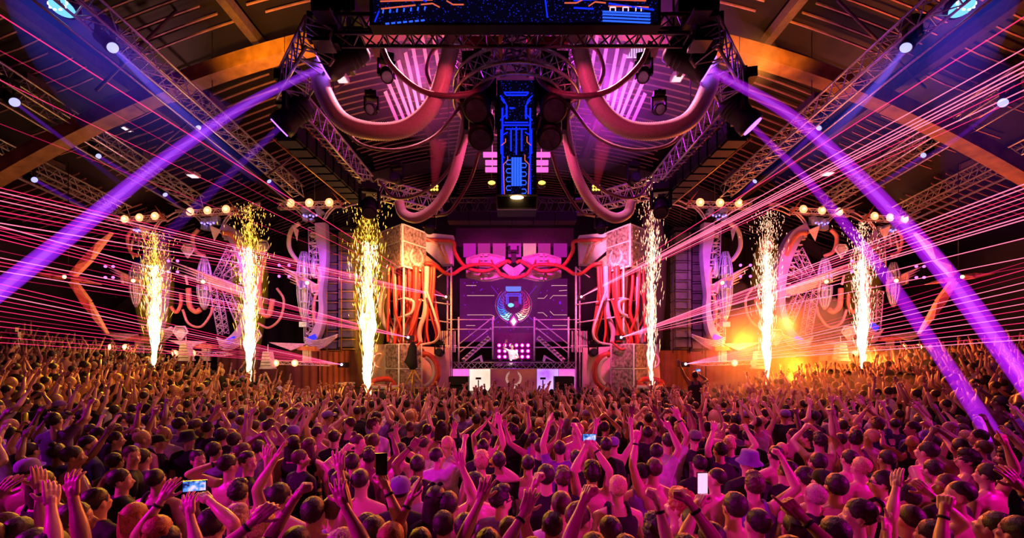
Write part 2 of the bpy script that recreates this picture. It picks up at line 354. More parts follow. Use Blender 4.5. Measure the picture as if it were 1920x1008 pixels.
def build_body(pose, vox=.0085, hvox=.0045, legs='stand', fem=False):
    """pose: hyaw, pitch, arms {side: (target, elbow hint, hand style, palm normal)}. Returns body mesh and joints."""
    mb = MB(); hb = MB(); J = {}
    k = .9 if fem else 1.
    loft(mb, [(z, rx*k, ry*k, x, y) for z, rx, ry, x, y in TORSO])
    for s in (-1, 1):
        mb.ball((s*.075*k, -.06, 1.32), (.075*k, .06, .09), 14, 10)            # shoulder blade
        mb.ball((s*.075*k, .065, 1.31), (.075*k, .045, .06), 14, 10)
        if legs == 'stand':
            hp, kn, an = Vector((s*.09, -.01, .86)), Vector((s*.105, .02, .5)), Vector((s*.11, -.02, .09))
        else:
            hp, kn, an = Vector((s*.1, 0, .86)), Vector((s*.14, .38, .82)), Vector((s*.1, .40, .42))
        limb(mb, hp, kn, .088, .056, 12, .008); limb(mb, kn, an, .054, .036, 12, .014)
        mb.ball(an+Vector((0, .06, -.05)), (.042, .125, .036), 12, 8)
        J['hip', s], J['knee', s] = hp, kn
    limb(mb, (0, -.012, 1.44), (0, .002, 1.60), .060*k, .055*k, 14)
    Q = head_rot(pose.get('hyaw', 0), pose.get('pitch', .12)); J['Q'] = Q
    head_prims(mb, Q)
    for s in (-1, 1):
        T, hint, style, pn = pose['arms'].get(s, (REST[s][0], REST[s][1], 'relax', Vector((-s, .3, 0))))
        T = Vector(T); S = Vector((s*.182*k, -.012, 1.405)); up = (T-S).normalized().z
        if up > 0: S += Vector((-s*.025, 0, .055))*up
        E, W = ik(S, T, .29, .265, hint)
        limb(mb, (s*.05, -.02, 1.47), S, .05, .056, 12); limb(mb, (s*.1, -.02, 1.33), S, .07, .058, 12)
        limb(mb, S, E, .055*k, .040*k, 12, .005); limb(mb, E, W, .041*k, .026*k, 12, .007)
        fd = (W-E).normalized(); hd = pose.get('hd', {}).get(s) or fd
        if style in ('open', 'flat') and s not in pose.get('hd', {}): hd = (fd+Vector((0, .12, .25))).normalized()
        hand(hb, W+hd*.012, hd, pn, s, style); limb(hb, W-fd*.06, W, .0275, .0262, 12)
        J['S', s], J['E', s], J['W', s], J['hd', s], J['pn', s] = S, E, W, hd, Vector(pn)
    return join_meshes(fuse(mb, SKINS[0], vox), fuse(hb, SKINS[0], hvox, 2, .4)), J
def build_shirt(J, kind='tee', fem=False, vox=.014):
    mb = MB(); k = .9 if fem else 1.
    R_ = [(z, rx*k+.015, ry*k+.016, x, y) for z, rx, ry, x, y in TORSO if z < 1.45]
    R_[0] = (.78, .182*k, .135*k, 0, -.01); R_[1] = (.86, .185*k, .136*k, 0, -.01)
    loft(mb, R_+([(1.47, .1, .08, 0, -.008), (1.50, .075, .07, 0, -.006)] if kind == 'tee' else []))
    for s in (-1, 1):
        mb.ball((s*.075*k, -.062, 1.32), (.085*k, .066, .1), 14, 10); mb.ball((s*.075*k, .067, 1.31), (.085*k, .052, .07), 14, 10)
        if kind == 'tee':
            S, E = J['S', s], J['E', s]
            limb(mb, (s*.05, -.02, 1.465), S, .06, .07, 12); limb(mb, (s*.1, -.02, 1.33), S, .08, .07, 12)
            limb(mb, S, S+(E-S)*.5, .070, .062, 12)
        else: mb.tube([(s*.1, -.1, 1.36), (s*.095, -.085, 1.43), (s*.088, -.05, 1.505), (s*.085, 0, 1.525), (s*.088, .045, 1.49), (s*.1, .09, 1.38)], .024, 8)
    me = fuse(mb, CLOTHS['black'], vox, 2, .5, 'shirt')
    # cloth creases
    n = len(me.vertices); a = np.empty(n*3); me.vertices.foreach_get('co', a); a = a.reshape(-1, 3)
    d = np.sin(a[:, 2]*55+np.sin(a[:, 0]*17)*3+a[:, 1]*9)*.0028*np.clip((1.35-a[:, 2])*3, .3, 1.4)
    a[:, 0] *= 1+d/.17; a[:, 1] *= 1+d/.12; me.vertices.foreach_set('co', a.ravel()); me.update(); return me
def build_shorts(J):
    mb = MB(); loft(mb, [(.76, .165, .12, 0, -.01), (.84, .172, .124, 0, -.01), (.9, .168, .12, 0, -.01)])
    for s in (-1, 1): h, k_ = J['hip', s], J['knee', s]; limb(mb, h, h+(k_-h)*.85, .104, .088, 12)
    return fuse(mb, CLOTHS['black'], .018, 2, .5, 'shorts')
def build_hair(Q, kind, seed=0):
    mb = MB(); sd = Vector((seed*3.1, seed*1.7, 0))
    def H(p): return NECK+Q@(Vector(p)-NECK)
    amp, fr = dict(short=(.05, 5), buzz=(.012, 9), curly=(.16, 7), tousled=(.11, 4.5), long=(.03, 4), bun=(.02, 4), cap=(0, 1), bucket=(.03, 3)).get(kind, (.05, 5))
    def fn(d):
        q = Vector((d.x*fr*1.6, d.y*fr*.8, d.z*fr))+sd
        e_ = 1+.09*max(0, -d.z)*(1+mnoise.noise(Vector((d.x*6, d.y*6, 3))+sd)) if kind != 'buzz' else 1
        return e_*(1-.05*max(0, mnoise.noise(Vector((d.x*2, d.y*2, d.z*2))+sd)))*(1+amp*(mnoise.noise(q)+.5*mnoise.noise(q*2.3)+(.25*math.sin(d.x*38+4*mnoise.noise(q)) if kind in ('long', 'bun') else .12+.22*math.sin(d.x*30+d.y*12+5*mnoise.noise(q)))))
    r = (.081, .097, .089) if kind != 'buzz' else (.0785, .094, .087)
    if kind in ('cap', 'bucket'):
        mb.ball(H((0, -.012, 1.703)), (.079, .092, .085), 20, 14, Q)
        return mb
    if kind == 'curly': r = (.088, .103, .1)
    mb.ball(H((0, -.015, 1.706)), r, 44, 30, Q, fn)
    if kind == 'tousled': mb.ball(H((0, .035, 1.762)), (.066, .062, .045), 28, 18, Q, lambda d: 1+.22*mnoise.noise(Vector((d.x*5, d.y*3, d.z*4))+sd))
    if kind == 'curly': mb.ball(H((0, .02, 1.76)), (.078, .075, .055), 30, 20, Q, fn)
    if kind == 'long':
        rings = []; n = 40; vs = []
        for i in range(12):
            t = i/11; z = 1.74-.42*t; rx = .075+.03*math.sin(PI*min(1, t*1.1)); ry = .05-.012*t
            for k in range(n):
                a = 2*PI*k/n; e = 1+.05*math.sin(k*5.3+seed)+.02*math.sin(t*9+k)
                vs.append(H((rx*math.cos(a)*e, -.052-.01*t+ry*math.sin(a)*e, z)))
        mb.add(vs, [(i*n+k, i*n+(k+1) % n, (i+1)*n+(k+1) % n, (i+1)*n+k) for i in range(11) for k in range(n)]+[tuple(range(n)), tuple(11*n+k for k in range(n))], True)
    if kind == 'bun': mb.ball(H((0, -.05, 1.80)), (.036, .036, .032), 20, 14, Q, fn)
    return mb
def build_hat(Q, kind):
    mb = MB()
    def H(p): return NECK+Q@(Vector(p)-NECK)
    prof = [(1.69, .087, .103), (1.72, .089, .104), (1.75, .083, .096), (1.775, .066, .077), (1.79, .038, .045), (1.795, .006, .006)]
    if kind == 'bucket': prof = [(1.672, .128, .145), (1.70, .098, .112), (1.705, .094, .108), (1.76, .084, .096), (1.795, .078, .09), (1.803, .04, .05), (1.804, .004, .004)]
    n = 32; vs = []
    for i, (z, rx, ry) in enumerate(prof):
        for k in range(n):
            a = 2*PI*k/n; w_ = .004*math.sin(k*1.3) if kind == 'bucket' and i == 0 else 0
            vs.append(H((rx*math.cos(a), -.008+ry*math.sin(a), z+w_)))
    mb.add(vs, [(i*n+k, i*n+(k+1) % n, (i+1)*n+(k+1) % n, (i+1)*n+k) for i in range(len(prof)-1) for k in range(n)], True)
    mb.prism([H((x*1.0, y, 1.69+.0)) for x, y in [(.08*math.cos(math.radians(a)), -.008+.1*math.sin(math.radians(a))) for a in range(0, 360, 20)]], Q@Vector((0, 0, .004)))
    if kind == 'cap':
        pr = [(-.07, .06), (-.062, .125), (-.035, .158), (0, .168), (.035, .158), (.062, .125), (.07, .06)]
        mb.prism([H((x, y, 1.692-.012*abs(x)/.07)) for x, y in pr], Q@Vector((0, 0, .006))); mb.ball(H((0, -.008, 1.797)), .007, 8, 6)
    return mb
def build_eyes(Q):
    a = MB(); b = MB()
    for s in (-1, 1):
        c = NECK+Q@(Vector((s*.03, .0745, 1.664))-NECK); a.ball(c, (.013, .011, .008), 12, 8, Q)
        b.ball(c+Q@Vector((0, .0085, 0)), (.005, .004, .005), 8, 6, Q)
    return a, b
PRE = {}
def mk(name, mesh, parent, m=None):
    o = bpy.data.objects.new(name, mesh); col.objects.link(o); o.parent = parent
    if m is not None and o.material_slots: o.material_slots[0].link = 'OBJECT'; o.material_slots[0].material = m
    return o
def clear_keys(p): return None
HPOSES = [(0, .12), (.5, .1), (-.5, .1), (1.05, .08), (-1.05, .08), (.15, .3), (2.2, .1), (-2.2, .1)]
def cached(key, fn):
    if key not in PRE: PRE[key] = fn()
    return PRE[key]
def person(body, J, loc, yaw, scale, skin, hair, hairc, cloth, clothc, label, group, eyes=False, extras=None, hatc='purple', fem=False, key=None, z=0):
    """body: fused body mesh. The body is the top-level object; hair, hat, shirt and shorts are its children."""
    o = bpy.data.objects.new('person', body); col.objects.link(o)
    o.material_slots[0].link = 'OBJECT'; o.material_slots[0].material = SKINS[skin]
    o.location = (loc[0], loc[1], z); o.rotation_euler = (0, 0, yaw); o.scale = (scale,)*3
    tag(o, label, 'person', group)
    Q = J['Q']; hk = (tuple(round(v, 2) for v in Q[0]), tuple(round(v, 2) for v in Q[1]), hair)
    if hair != 'bald': mk('hair', cached(('hair',)+hk+(key,)if hair in('curly','tousled')and key else('hair',)+hk, lambda: build_hair(Q, hair, len(PRE)).mesh('hair', HAIRS['dark'])), o, HAIRS[hairc])
    if hair in ('cap', 'bucket'): mk('hat', cached(('hat',)+hk, lambda: build_hat(Q, hair).mesh('hat', CLOTHS['black'])), o, CLOTHS[hatc])
    if cloth in ('tee', 'tank'): mk('shirt', cached(('shirt', key, cloth, fem) if key else id(o), lambda: build_shirt(J, cloth, fem)), o, CLOTHS[clothc])
    mk('shorts', cached(('shorts', 'sit' if J['knee', 1].y > .2 else 'stand'), lambda: build_shorts(J)), o, CLOTHS['navy' if R.random() < .5 else 'black'])
    if eyes:
        a, b = cached(('eyes',)+hk[:2], lambda: tuple(x.mesh('eyes', m) for x, m in zip(build_eyes(Q), (eyem, irism))))
        e = mk('eyes', a, o); mk('iris', b, e)
    return o
def U(x, y=.1, z=0): return Vector((x, y, z))
A_UP = lambda s, x=.08, y=.12, z=2.02, st='open', pn=(0, 1, -.2), h=None: {s: (U(s*(.18+x), y, z), h or U(s*.6, -.5, -.2), st, Vector(pn))}
POSES = {
 'down': dict(arms={}),
 'both_up': dict(arms={**A_UP(-1, .1, .1, 1.93), **A_UP(1, .1, .12, 1.95)}),
 'both_wide': dict(arms={**A_UP(-1, .28, .1, 1.84, 'open'), **A_UP(1, .28, .1, 1.86, 'open')}),
 'right_up': dict(arms=A_UP(1, .05, .1, 1.96)),
 'left_up': dict(arms=A_UP(-1, .05, .15, 1.96, 'point')),
 'right_fist': dict(arms=A_UP(1, .1, .2, 1.86, 'fist')),
 'left_bent': dict(arms=A_UP(-1, .1, .25, 1.75, 'relax')),
 'clap': dict(arms={-1: (U(-.05, .25, 1.85), U(-1, 0, -.2), 'flat', U(1, 0, 0)), 1: (U(.05, .25, 1.85), U(1, 0, -.2), 'flat', U(-1, 0, 0))}),
 'phone': dict(arms={-1: (U(-.07, .28, 1.8), U(-1, 0, -.5), 'hold', U(.6, .4, 0)), 1: (U(.07, .28, 1.8), U(1, 0, -.5), 'hold', U(-.6, .4, 0))}),
 'vee': dict(arms=A_UP(1, .0, .1, 1.95, 'vee')),
}
PROTO = {}
def proto(pose, hp):
    k = (pose, hp)
    if k not in PROTO:
        d = dict(POSES[pose]); d['hyaw'], d['pitch'] = HPOSES[hp]; PROTO[k] = build_body(d, .0125, hvox=.0055)
    return PROTO[k]
# ---------------------------------------------------------------- hall
concrete = mat('dark_concrete', (.05, .045, .05), .35, bump=.2, scale=3)
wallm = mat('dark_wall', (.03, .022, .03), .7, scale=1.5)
roofm = mat('dark_roof_sheet', (.009, .006, .010), .55, .2, scale=2)
slatm = mat('roof_slats', (.42, .22, .25), .45, .3, scale=4)
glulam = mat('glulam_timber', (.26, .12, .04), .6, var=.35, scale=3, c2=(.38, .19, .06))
struct('floor', MB().box((0, 11, -.06), (44, 40, .12)), concrete)
struct('wall_left', MB().box((-20.6, 11, 5), (.2, 40, 10)), wallm)
struct('wall_right', MB().box((20.6, 11, 5), (.2, 40, 10)), wallm)
struct('wall_back', MB().box((0, 28.1, 7), (42, .2, 14)), wallm)
struct('wall_front', MB().box((0, -9.1, 7), (42, .2, 14)), wallm)
def zr(x): return 13.3-.0205*x*x if abs(x) < 12 else 10.35-(abs(x)-12)*.35
def arc(y0, y1, dz, th, x0=-20.5, x1=20.5, n=60):
    mb = MB(); xs = [x0+(x1-x0)*i/n for i in range(n+1)]; vs = []
    for x in xs: z = zr(x)+dz; vs += [(x, y0, z), (x, y1, z), (x, y1, z+th), (x, y0, z+th)]
    fs = []
    for i in range(n): a = i*4; fs += [(a+k, a+(k+1) % 4, a+4+(k+1) % 4, a+4+k) for k in range(4)]
    return mb.add(vs, fs+[(3, 2, 1, 0), (n*4, n*4+1, n*4+2, n*4+3)])
struct('ceiling', arc(-9, 28, .25, .12), roofm)
sl = MB()
for i in range(64):
    y = 5.2+i*.35
    if any(abs(y-b) < .3 for b in (7.4, 12.4, 17.4, 22.4)): continue
    for x0, x1 in ((-19, -15.2), (-14.8, -11.3), (-10.9, -7.7), (-7.2, -3.9), (-3.5, -.2), (.2, 3.5), (3.9, 7.2), (7.7, 10.9), (11.3, 14.8), (15.2, 19)):
        m_ = arc(y, y+.035, .10, .04, x0+R.uniform(0, .5), x1-R.uniform(0, .5), 6); sl.add(m_.v, m_.f)
struct('trim_1', sl, slatm)
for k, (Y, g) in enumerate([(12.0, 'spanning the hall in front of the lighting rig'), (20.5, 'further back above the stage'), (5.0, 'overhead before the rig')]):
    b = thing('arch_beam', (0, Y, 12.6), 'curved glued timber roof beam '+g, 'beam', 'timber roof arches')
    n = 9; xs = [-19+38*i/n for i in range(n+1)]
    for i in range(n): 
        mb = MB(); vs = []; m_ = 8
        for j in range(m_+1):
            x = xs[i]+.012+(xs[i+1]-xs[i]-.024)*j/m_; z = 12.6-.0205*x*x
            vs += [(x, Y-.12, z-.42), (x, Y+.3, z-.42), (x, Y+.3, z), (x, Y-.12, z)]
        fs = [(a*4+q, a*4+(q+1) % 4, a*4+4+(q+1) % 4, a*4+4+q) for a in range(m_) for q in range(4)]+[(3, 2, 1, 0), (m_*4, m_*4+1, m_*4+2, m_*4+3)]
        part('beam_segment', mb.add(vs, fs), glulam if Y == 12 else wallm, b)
for x in (-11.1, -7.4, -3.7, 3.7, 7.4, 11.1):
    tz = zr(x)-.12
    single('roof_purlin', MB().box((x, 15, tz), (.24, 20, .28)), steel, f'straight steel purlin under the roof, {"innermost" if abs(x)<4 else "middle" if abs(x)<8 else "outermost"} on the {"left" if x<0 else "right"}', 'purlin', 'roof purlins')
for i, (a, b_, Y) in enumerate([((180, 170), (352, -2), 9.5), ((268, 78), (200, 160), 11), ((112, 135), (155, 172), 12), ((176, 124), (136, 150), 12), ((1570, 0), (1735, 165), 10), ((590, 215), (650, 150), 12), ((1280, 88), (1360, 155), 12), ((500, 330), (620, 240), 13), ((280, 290), (400, 190), 12)]):
    single('brace_rod', MB().tube([P(*a, Y), P(*b_, Y+2)], .035, 6), steel, ['long pale diagonal rod crossing behind the left roof truss', 'short diagonal rod under the left end of the timber arch', 'short rod hanging by the blue beam on the left', 'crossed short rod hanging by the blue beam on the left', 'diagonal rod running down from the roof on the right', 'diagonal rod behind the big left hose', 'magenta lit diagonal rod by the right hose', 'thin rod under the left rig corner', 'thin rod left of the rig above the purple beam'][i], 'rod', 'roof brace rods')
whitelamp = emit('square_lamp_glass', (1, .75, .8), 1.3, False)
for i, (x, y, Y) in enumerate([(75, 130, 12), (230, 243, 14), (120, 285, 15), (360, 331, 16), (243, 352, 17), (155, 371, 18), (640, 150, 13), (1271, 148, 13), (1835, 124, 12), (1682, 237, 14), (1795, 277, 15), (1554, 327, 16), (1673, 347, 17), (1758, 366, 18)]):
    c = P(x, y, Y); L = thing('ceiling_lamp', c, f'small square ceiling lamp {["highest on the far left", "left, above the second truss", "left, beside the white sloping panel", "left, above the stage truss end", "left, under the sloping panel", "lowest on the far left", "square box lamp inside the left hose loop", "square box lamp inside the right hose loop", "highest on the far right", "right, above the bright lasers", "right, beside the white sloping panel", "right, above the truss end", "right, under the sloping panel", "lowest on the far right"][i]}', 'lamp', 'square ceiling lamps')
    part('housing', MB().box(c+Vector((0, .05, .1)), (.34, .34, .12)), pale, L); part('diffuser', MB().box(c+Vector((0, .04, .03)), (.26, .26, .03)), whitelamp, L)
    part('rod', MB().tube([c+Vector((0, .05, .15)), (c.x, c.y+.05, zr(c.x)+.3)], .012, 4), darkalu, L)
for s in (-1, 1):
    g = thing('grandstand', (s*14, 10, 0), ('left' if s < 0 else 'right')+' tiered standing platform full of people', 'grandstand', 'side stands')
    for k in range(7):
        x0 = 8.6+k*1.65; part('tier', MB().box((s*(x0+(20.4-x0)/2), 9.0, .15+.30*k), (20.4-x0, 17.4, .30)), concrete, g)
    for y in range(0, 18, 2): pass
# sloping white ceiling panels
for s, pts in ((-1, [(128, 268), (152, 252), (182, 272), (152, 282)]), (1, [(1737, 268), (1767, 247), (1792, 263), (1765, 276)])):
    single('ceiling_panel', MB().prism([P(*p, 15) for p in pts], (0, .05, .08)), pale, f'white sloping panel hung under the {"left" if s<0 else "right"} side of the roof', 'panel')
# reddish back panels behind the totems
rustm = mat('rust_fabric', (.30, .10, .06), .8, var=.3, scale=1.5, bump=.2)
curt = mat('black_curtain', (.015, .008, .013), .85, bump=.4)
for s in (-1, 1):
    side = 'left' if s < 0 else 'right'
    for i, (x0, x1, h) in enumerate([(-19.5, -14.6, 2.7), (-14.5, -9.6, 3.2), (-9.5, -6.0, 3.2)]):
        mb = MB(); n = 60
        vs = []
        for k in range(n+1):
            x = x0+(x1-x0)*k/n; vs += [(-s*x*1.0, 21+.05*math.sin(k*1.3), 0), (-s*x, 21+.05*math.sin(k*1.3), h)]
        mb.add(vs, [(2*k, 2*k+2, 2*k+3, 2*k+1) for k in range(n)], True); mb.box((-s*(x0+x1)/2, 21.12, h/2), (x1-x0, .06, h))
        single('backdrop', mb, rustm, f'rust red drape wall behind the {side} flames, {["outermost", "middle", "innermost"][i]} length', 'drape', 'low rust drapes')
    mb = MB(); vs = []; n = 90
    for k in range(n+1):
        x = 5.9+(20-5.9)*k/n; vs += [(s*x, 24+.12*math.sin(k*1.1), 0), (s*x, 24+.12*math.sin(k*1.1), 9.6)]
    mb.add(vs, [(2*k, 2*k+2, 2*k+3, 2*k+1) for k in range(n)], True)
    single('stage_curtain', mb, curt, f'tall black curtain closing the {side} rear of the hall', 'curtain')

# ---------------------------------------------------------------- long roof trusses
def rail_truss(x, z, y0, y1, label, gear, z1):
    t = thing('lighting_truss', (x, y0, z), label, 'truss', 'long trusses running back to the stage'); z0_ = z; zl = lambda y: z0_+(z1-z0_)*(y-y0)/(y1-y0)
    truss(t, (x, y0, z), (x, y1, z1), alu, w_=.42, h=.42, bay=.5, r=.032, rb=.015)
    for i, dx in enumerate((-.42, -.28)):
        part('cable_pipe', MB().tube([(x+dx*(1 if x < 0 else -1), y0, z-.38-.1*i), (x+dx*(1 if x < 0 else -1), y1, z1-.38-.1*i)], .022, 6), alu, t)
    z_ = z
    for y in gear:
        z = z_
        z = zl(y); mb = MB().box((x, y, z+.38), (.35, .7, .18)).box((x, y, z+.25), (.1, .5, .1)); part('motor_hoist', mb, steel, t)
        mb = MB().tube([(x, y, z+.4), (x, y, zr(x)+.3)], .012, 5); part('chain', mb, darkalu, t)
for s in (-1, 1):
    sd = 'left' if s < 0 else 'right'
    rail_truss(s*8.5, 10.0, 5.5, 17, f'{sd} inner lighting truss crossing the timber arch', (7.6, 12.1, 16.4), 9.45)
    rail_truss(s*12.5, 10.1, 6.5, 17, f'{sd} middle lighting truss between two others', (11.2, 14.6), 9.05)
    rail_truss(s*15.4, 9.6, 8, 17, f'{sd} outer lighting truss near the wall', (14.2,), 8.65)
# ---------------------------------------------------------------- moving heads
lensoff = mat('lens_dark', (.05, .05, .08), .1, .3)
def lens_mat(c, s, n): return emit('lens_'+n, c, s)
def moving_head(c, aim, sc_, label, lensm=None, beam=None, up=None, group='moving head lights', body=black):
    """c: centre of the head; hung by a yoke from a base above."""
    c = Vector(c); d = (Vector(aim)-c).normalized(); t = thing('moving_head_light', c+Vector((0, 0, .55*sc_)), label, 'stage light', group)
    x, y, z = frame(d); hx = Vector((x.x, x.y, 0)).normalized() if abs(x.x)+abs(x.y) > .05 else Vector((1, 0, 0)); k = sc_
    hor = Vector((d.y, -d.x, 0)); hor = hor.normalized() if hor.length > .05 else Vector((1, 0, 0))
    part('base', MB().box(c+Vector((0, 0, .52*k)), (.42*k, .42*k, .16*k), Matrix.Rotation(math.atan2(hor.y, hor.x), 3, 'Z')).box(c+Vector((0, 0, .63*k)), (.12*k, .3*k, .08*k)), body, t)
    yk = MB()
    for q in (-1, 1): yk.bar(c+hor*q*.24*k+Vector((0, 0, .45*k)), c+hor*q*.24*k-Vector((0, 0, .06*k)), .06*k, .14*k)
    yk.bar(c+hor*-.27*k+Vector((0, 0, .42*k)), c+hor*.27*k+Vector((0, 0, .42*k)), .14*k, .06*k); part('yoke', yk, body, t)
    h = MB(); prof = [(-.32, .10), (-.28, .17), (-.05, .19), (.1, .17), (.14, .19), (.2, .2), (.3, .2), (.31, .17)]
    h.tube([c+d*a*k for a, _ in prof], [r*k for _, r in prof], 20)
    for a in (-.2, -.14, -.08): h.tube([c+d*a*k, c+d*(a+.025)*k], .2*k, 20)
    part('head', h, body, t)
    part('lens', MB().tube([c+d*.3*k, c+d*.33*k], .155*k, 20), lensm or lensoff, t)
    if beam:
        pts, rs, m = beam; part('beam', MB().beam(pts, rs, 20), m, t, 'coloured light beam in the haze')
    return t
bdim = lens_mat((.4, .4, 1), 1.6, 'small'); vbright = lens_mat((.35, .1, 1), 4, 'violet'); blens = lens_mat((.4, .6, 1), 10, 'blue')
def pbeam(pix, w0, w1, Ys=None):
    n = len(pix); Ys = Ys or [9]*n
    pts = bez([P(x, y, Y) for (x, y), Y in zip(pix, Ys)], 18*(n-1)); N = len(pts)
    return pts, [(w0+(w1-w0)*i/(N-1))/F*(Ys[0]+(Ys[-1]-Ys[0])*i/(N-1)) for i in range(N)]
VB = volglow('beam_violet', (.36, .02, 1.0), 3.2); VBc = volglow('beam_violet_core', (.5, .15, 1.0), 3.0); VM = volglow('beam_magenta', (.52, .01, .95), 3.0)
VF = volgrad('beam_faint_violet', (.26, .02, .9), 1.8, 1.6, 0., .3); VL = volgrad('beam_blue', (.16, .10, 1.0), 3.0, 1.5, 0., .3); VH = volgrad('beam_haze_blue', (.04, .06, .9), .26, 2.2, 0., .28); VH2 = volgrad('beam_haze_violet', (.2, .03, .8), .14, 2.0, 0., .2)
def bent(label, pix, w0, w1, Ys, lens, m, core=None, sc_=1., grp='moving head lights'):
    pts, rs = pbeam(pix, w0, w1, Ys); d = (pts[1]-pts[0]).normalized(); c = pts[0]-d*.33*sc_
    t = moving_head(c, pts[1], sc_, label, lens, (pts, rs, m), group=grp)
    if core: part('beam_core', MB().beam(pts, [r*.4 for r in rs], 14), core, t, 'brighter core of the beam')
    return t
bent('large moving head at the left rig corner throwing a thick violet beam left', [(605, 125), (460, 197), (302, 303), (150, 425), (-60, 590)], 6, 17, [7.7, 7.7, 7.6, 7.5, 7.3], vbright, VB, VBc, 1.35)
bent('large moving head at the right rig corner throwing a thick violet beam right', [(1330, 130), (1480, 215), (1600, 322), (1712, 440), (1810, 560), (1965, 770)], 8, 19, [7.7, 7.7, 7.6, 7.5, 7.4, 7.2], vbright, VM, VBc, 1.35)
bent('moving head on the outer left rig side with a thin violet beam', [(523, 240), (380, 375), (270, 490), (160, 660)], 5, 13, [8.6, 8.6, 8.8, 9], vbright, VF, None, 1.25)
bent('moving head on the outer right rig side with a beam down into the crowd', [(1412, 238), (1520, 345), (1640, 490), (1752, 650), (1868, 826)], 5, 15, [8.6, 8.4, 8, 7.4, 6.6], vbright, VM, None, 1.25)
for i, (s, pix, w0, w1, Y, lb) in enumerate([
 (-1, [(212, 90), (300, 176), (395, 260), (560, 400)], 5, 13, 9, 'on the inner left truss'), (1, [(1698, 90), (1640, 165), (1550, 262), (1440, 400)], 5, 15, 9, 'on the inner right truss'),
 (-1, [(28, 192), (150, 285), (260, 372), (350, 450)], 3, 7, 10.5, 'under the middle left truss'), (1, [(1880, 193), (1790, 262), (1680, 330), (1560, 410)], 3, 8, 10.5, 'under the middle right truss'),
 (-1, [(185, 293), (280, 350), (370, 410)], 3, 6, 14, 'near the middle left truss end'), (1, [(1731, 291), (1650, 345), (1560, 400)], 3, 6, 14, 'near the middle right truss end'),
 (-1, [(65, 337), (170, 395), (270, 450)], 3, 5, 13, 'under the outer left truss'), (-1, [(372, 240), (440, 305), (545, 395)], 4, 7, 13, 'at the middle of the inner left truss'), (1, [(1535, 240), (1465, 310), (1390, 385)], 4, 7, 13, 'at the middle of the inner right truss'),
 (-1, [(505, 340), (545, 383)], 4, 5, 16, 'by the stage end of the inner left truss'), (1, [(1415, 340), (1378, 378)], 4, 5, 16, 'by the stage end of the inner right truss'), (-1, [(310, 365), (350, 400)], 3, 4, 16, 'by the stage end of the middle left truss')]):
    bent(f'small moving head with blue beam {lb}', pix, w0, w1, [Y]*len(pix), bdim, VL if w0 > 4 else VF, None, .55 if Y > 11 else .7, 'small blue beam lights')
for s in (-1, 1):
    sd = 'left' if s < 0 else 'right'; X = lambda x: x if s < 0 else 1920-x
    c = P(X(128), 12, 8.5); t = thing('mirror_ball' if 0 else 'blue_lamp', c, f'round blue lamp with wide hazy beam at the top {sd}', 'stage light', 'round blue wash lamps')
    part('housing', MB().tube([c+Vector((0, 0, .35)), c+Vector((0, 0, .12)), c+Vector((0, -.05, 0)), c+Vector((0, -.1, -.1))], [.08, .16, .24, .22], 20), black, t)
    part('lens', MB().ball(c+Vector((0, -.1, -.1)), (.2, .2, .14), 20, 12), emit('cyan_lens', (.15, .5, 1), 1.6), t)
    facets = MB()
    for k in range(10): a = k*PI/5; facets.box(c+Vector((.17*math.cos(a), -.2, -.1+.17*math.sin(a)*.7)), (.05, .02, .05))
    part('facets', facets, emit('white_facets', (.7, .9, 1), 3, False), t)
    pts = bez([P(X(60), -20, 8.5), P(X(150), 100, 9), P(X(300), 260, 10), P(X(420), 380, 11)] , 30); N = len(pts)
    part('beam', MB().beam(pts, [.5+1.1*i/N for i in range(N)], 28), VH, t, 'wide soft blue beam')
    pts = bez([P(X(150), 20, 8.5), P(X(90), 200, 8.2), P(X(20), 380, 8), P(X(-60), 560, 8)] if s > 0 else [P(150, 20, 8.5), P(260, 160, 9), P(400, 280, 10)], 24); N = len(pts)
    part('beam', MB().beam(pts, [.3+.9*i/N for i in range(N)], 28), VH2, t, 'wide soft violet beam')

# ---------------------------------------------------------------- overhead rig
oct_ = [(-2.4, 15.3), (2.4, 15.3), (4.55, 13.5), (4.65, 8.8), (3.1, 7.05), (-3.1, 7.05), (-4.65, 8.8), (-4.55, 13.5)]
RZ = 8.25
names = ['stage side', 'right rear corner', 'right side', 'right front corner', 'audience side', 'left front corner', 'left side', 'left rear corner']
for i in range(8):
    a = Vector((*oct_[i], RZ)); b = Vector((*oct_[(i+1) % 8], RZ)); d = (b-a).normalized()*.22
    t = thing('rig_truss', a, f'dark truss of the hanging octagonal rig, {names[i]}', 'truss', 'octagonal rig trusses')
    truss(t, a+d, b-d, darkalu if i in (0, 4) else alu, w_=.45 if i != 4 else .3, h=.5 if i != 4 else .3, bay=.42, r=.03, rb=.016)
    k = MB().box(a+Vector((0, 0, .24)), (.3, .3, .06)).box(a-Vector((0, 0, .24)), (.3, .3, .06)); part('corner_block', k, darkalu, t)
blackpanel = mat('black_panel', (.005, .004, .006), .6, spec=.15)
goldedge = mat('gold_edge', (.8, .5, .08), .35, .6)
for s in (-1, 1):
    a = Vector((s*4.95, 9.3, 7.95)); b = Vector((s*4.75, 13.2, 7.95)); sd = 'left' if s < 0 else 'right'
    t = thing('speaker_bank', a, f'long black speaker bank slung along the {sd} rig side', 'speaker', 'banks along the rig')
    n = 9
    for k in range(n):
        p = a+(b-a)*((k+.5)/n); part('cabinet', MB().box(p, (.5, .41, .62)).box(p+Vector((0, 0, -.33)), (.42, .34, .05)), blackpanel, t)
    part('edge_rail', MB().tube([a+Vector((s*.27, 0, -.33)), b+Vector((s*.27, 0, -.33))], .02, 6), goldedge, t)
    part('edge_rail', MB().tube([a+Vector((-s*.27, 0, .1)), b+Vector((-s*.27, 0, .1))], .02, 6), goldedge, t)
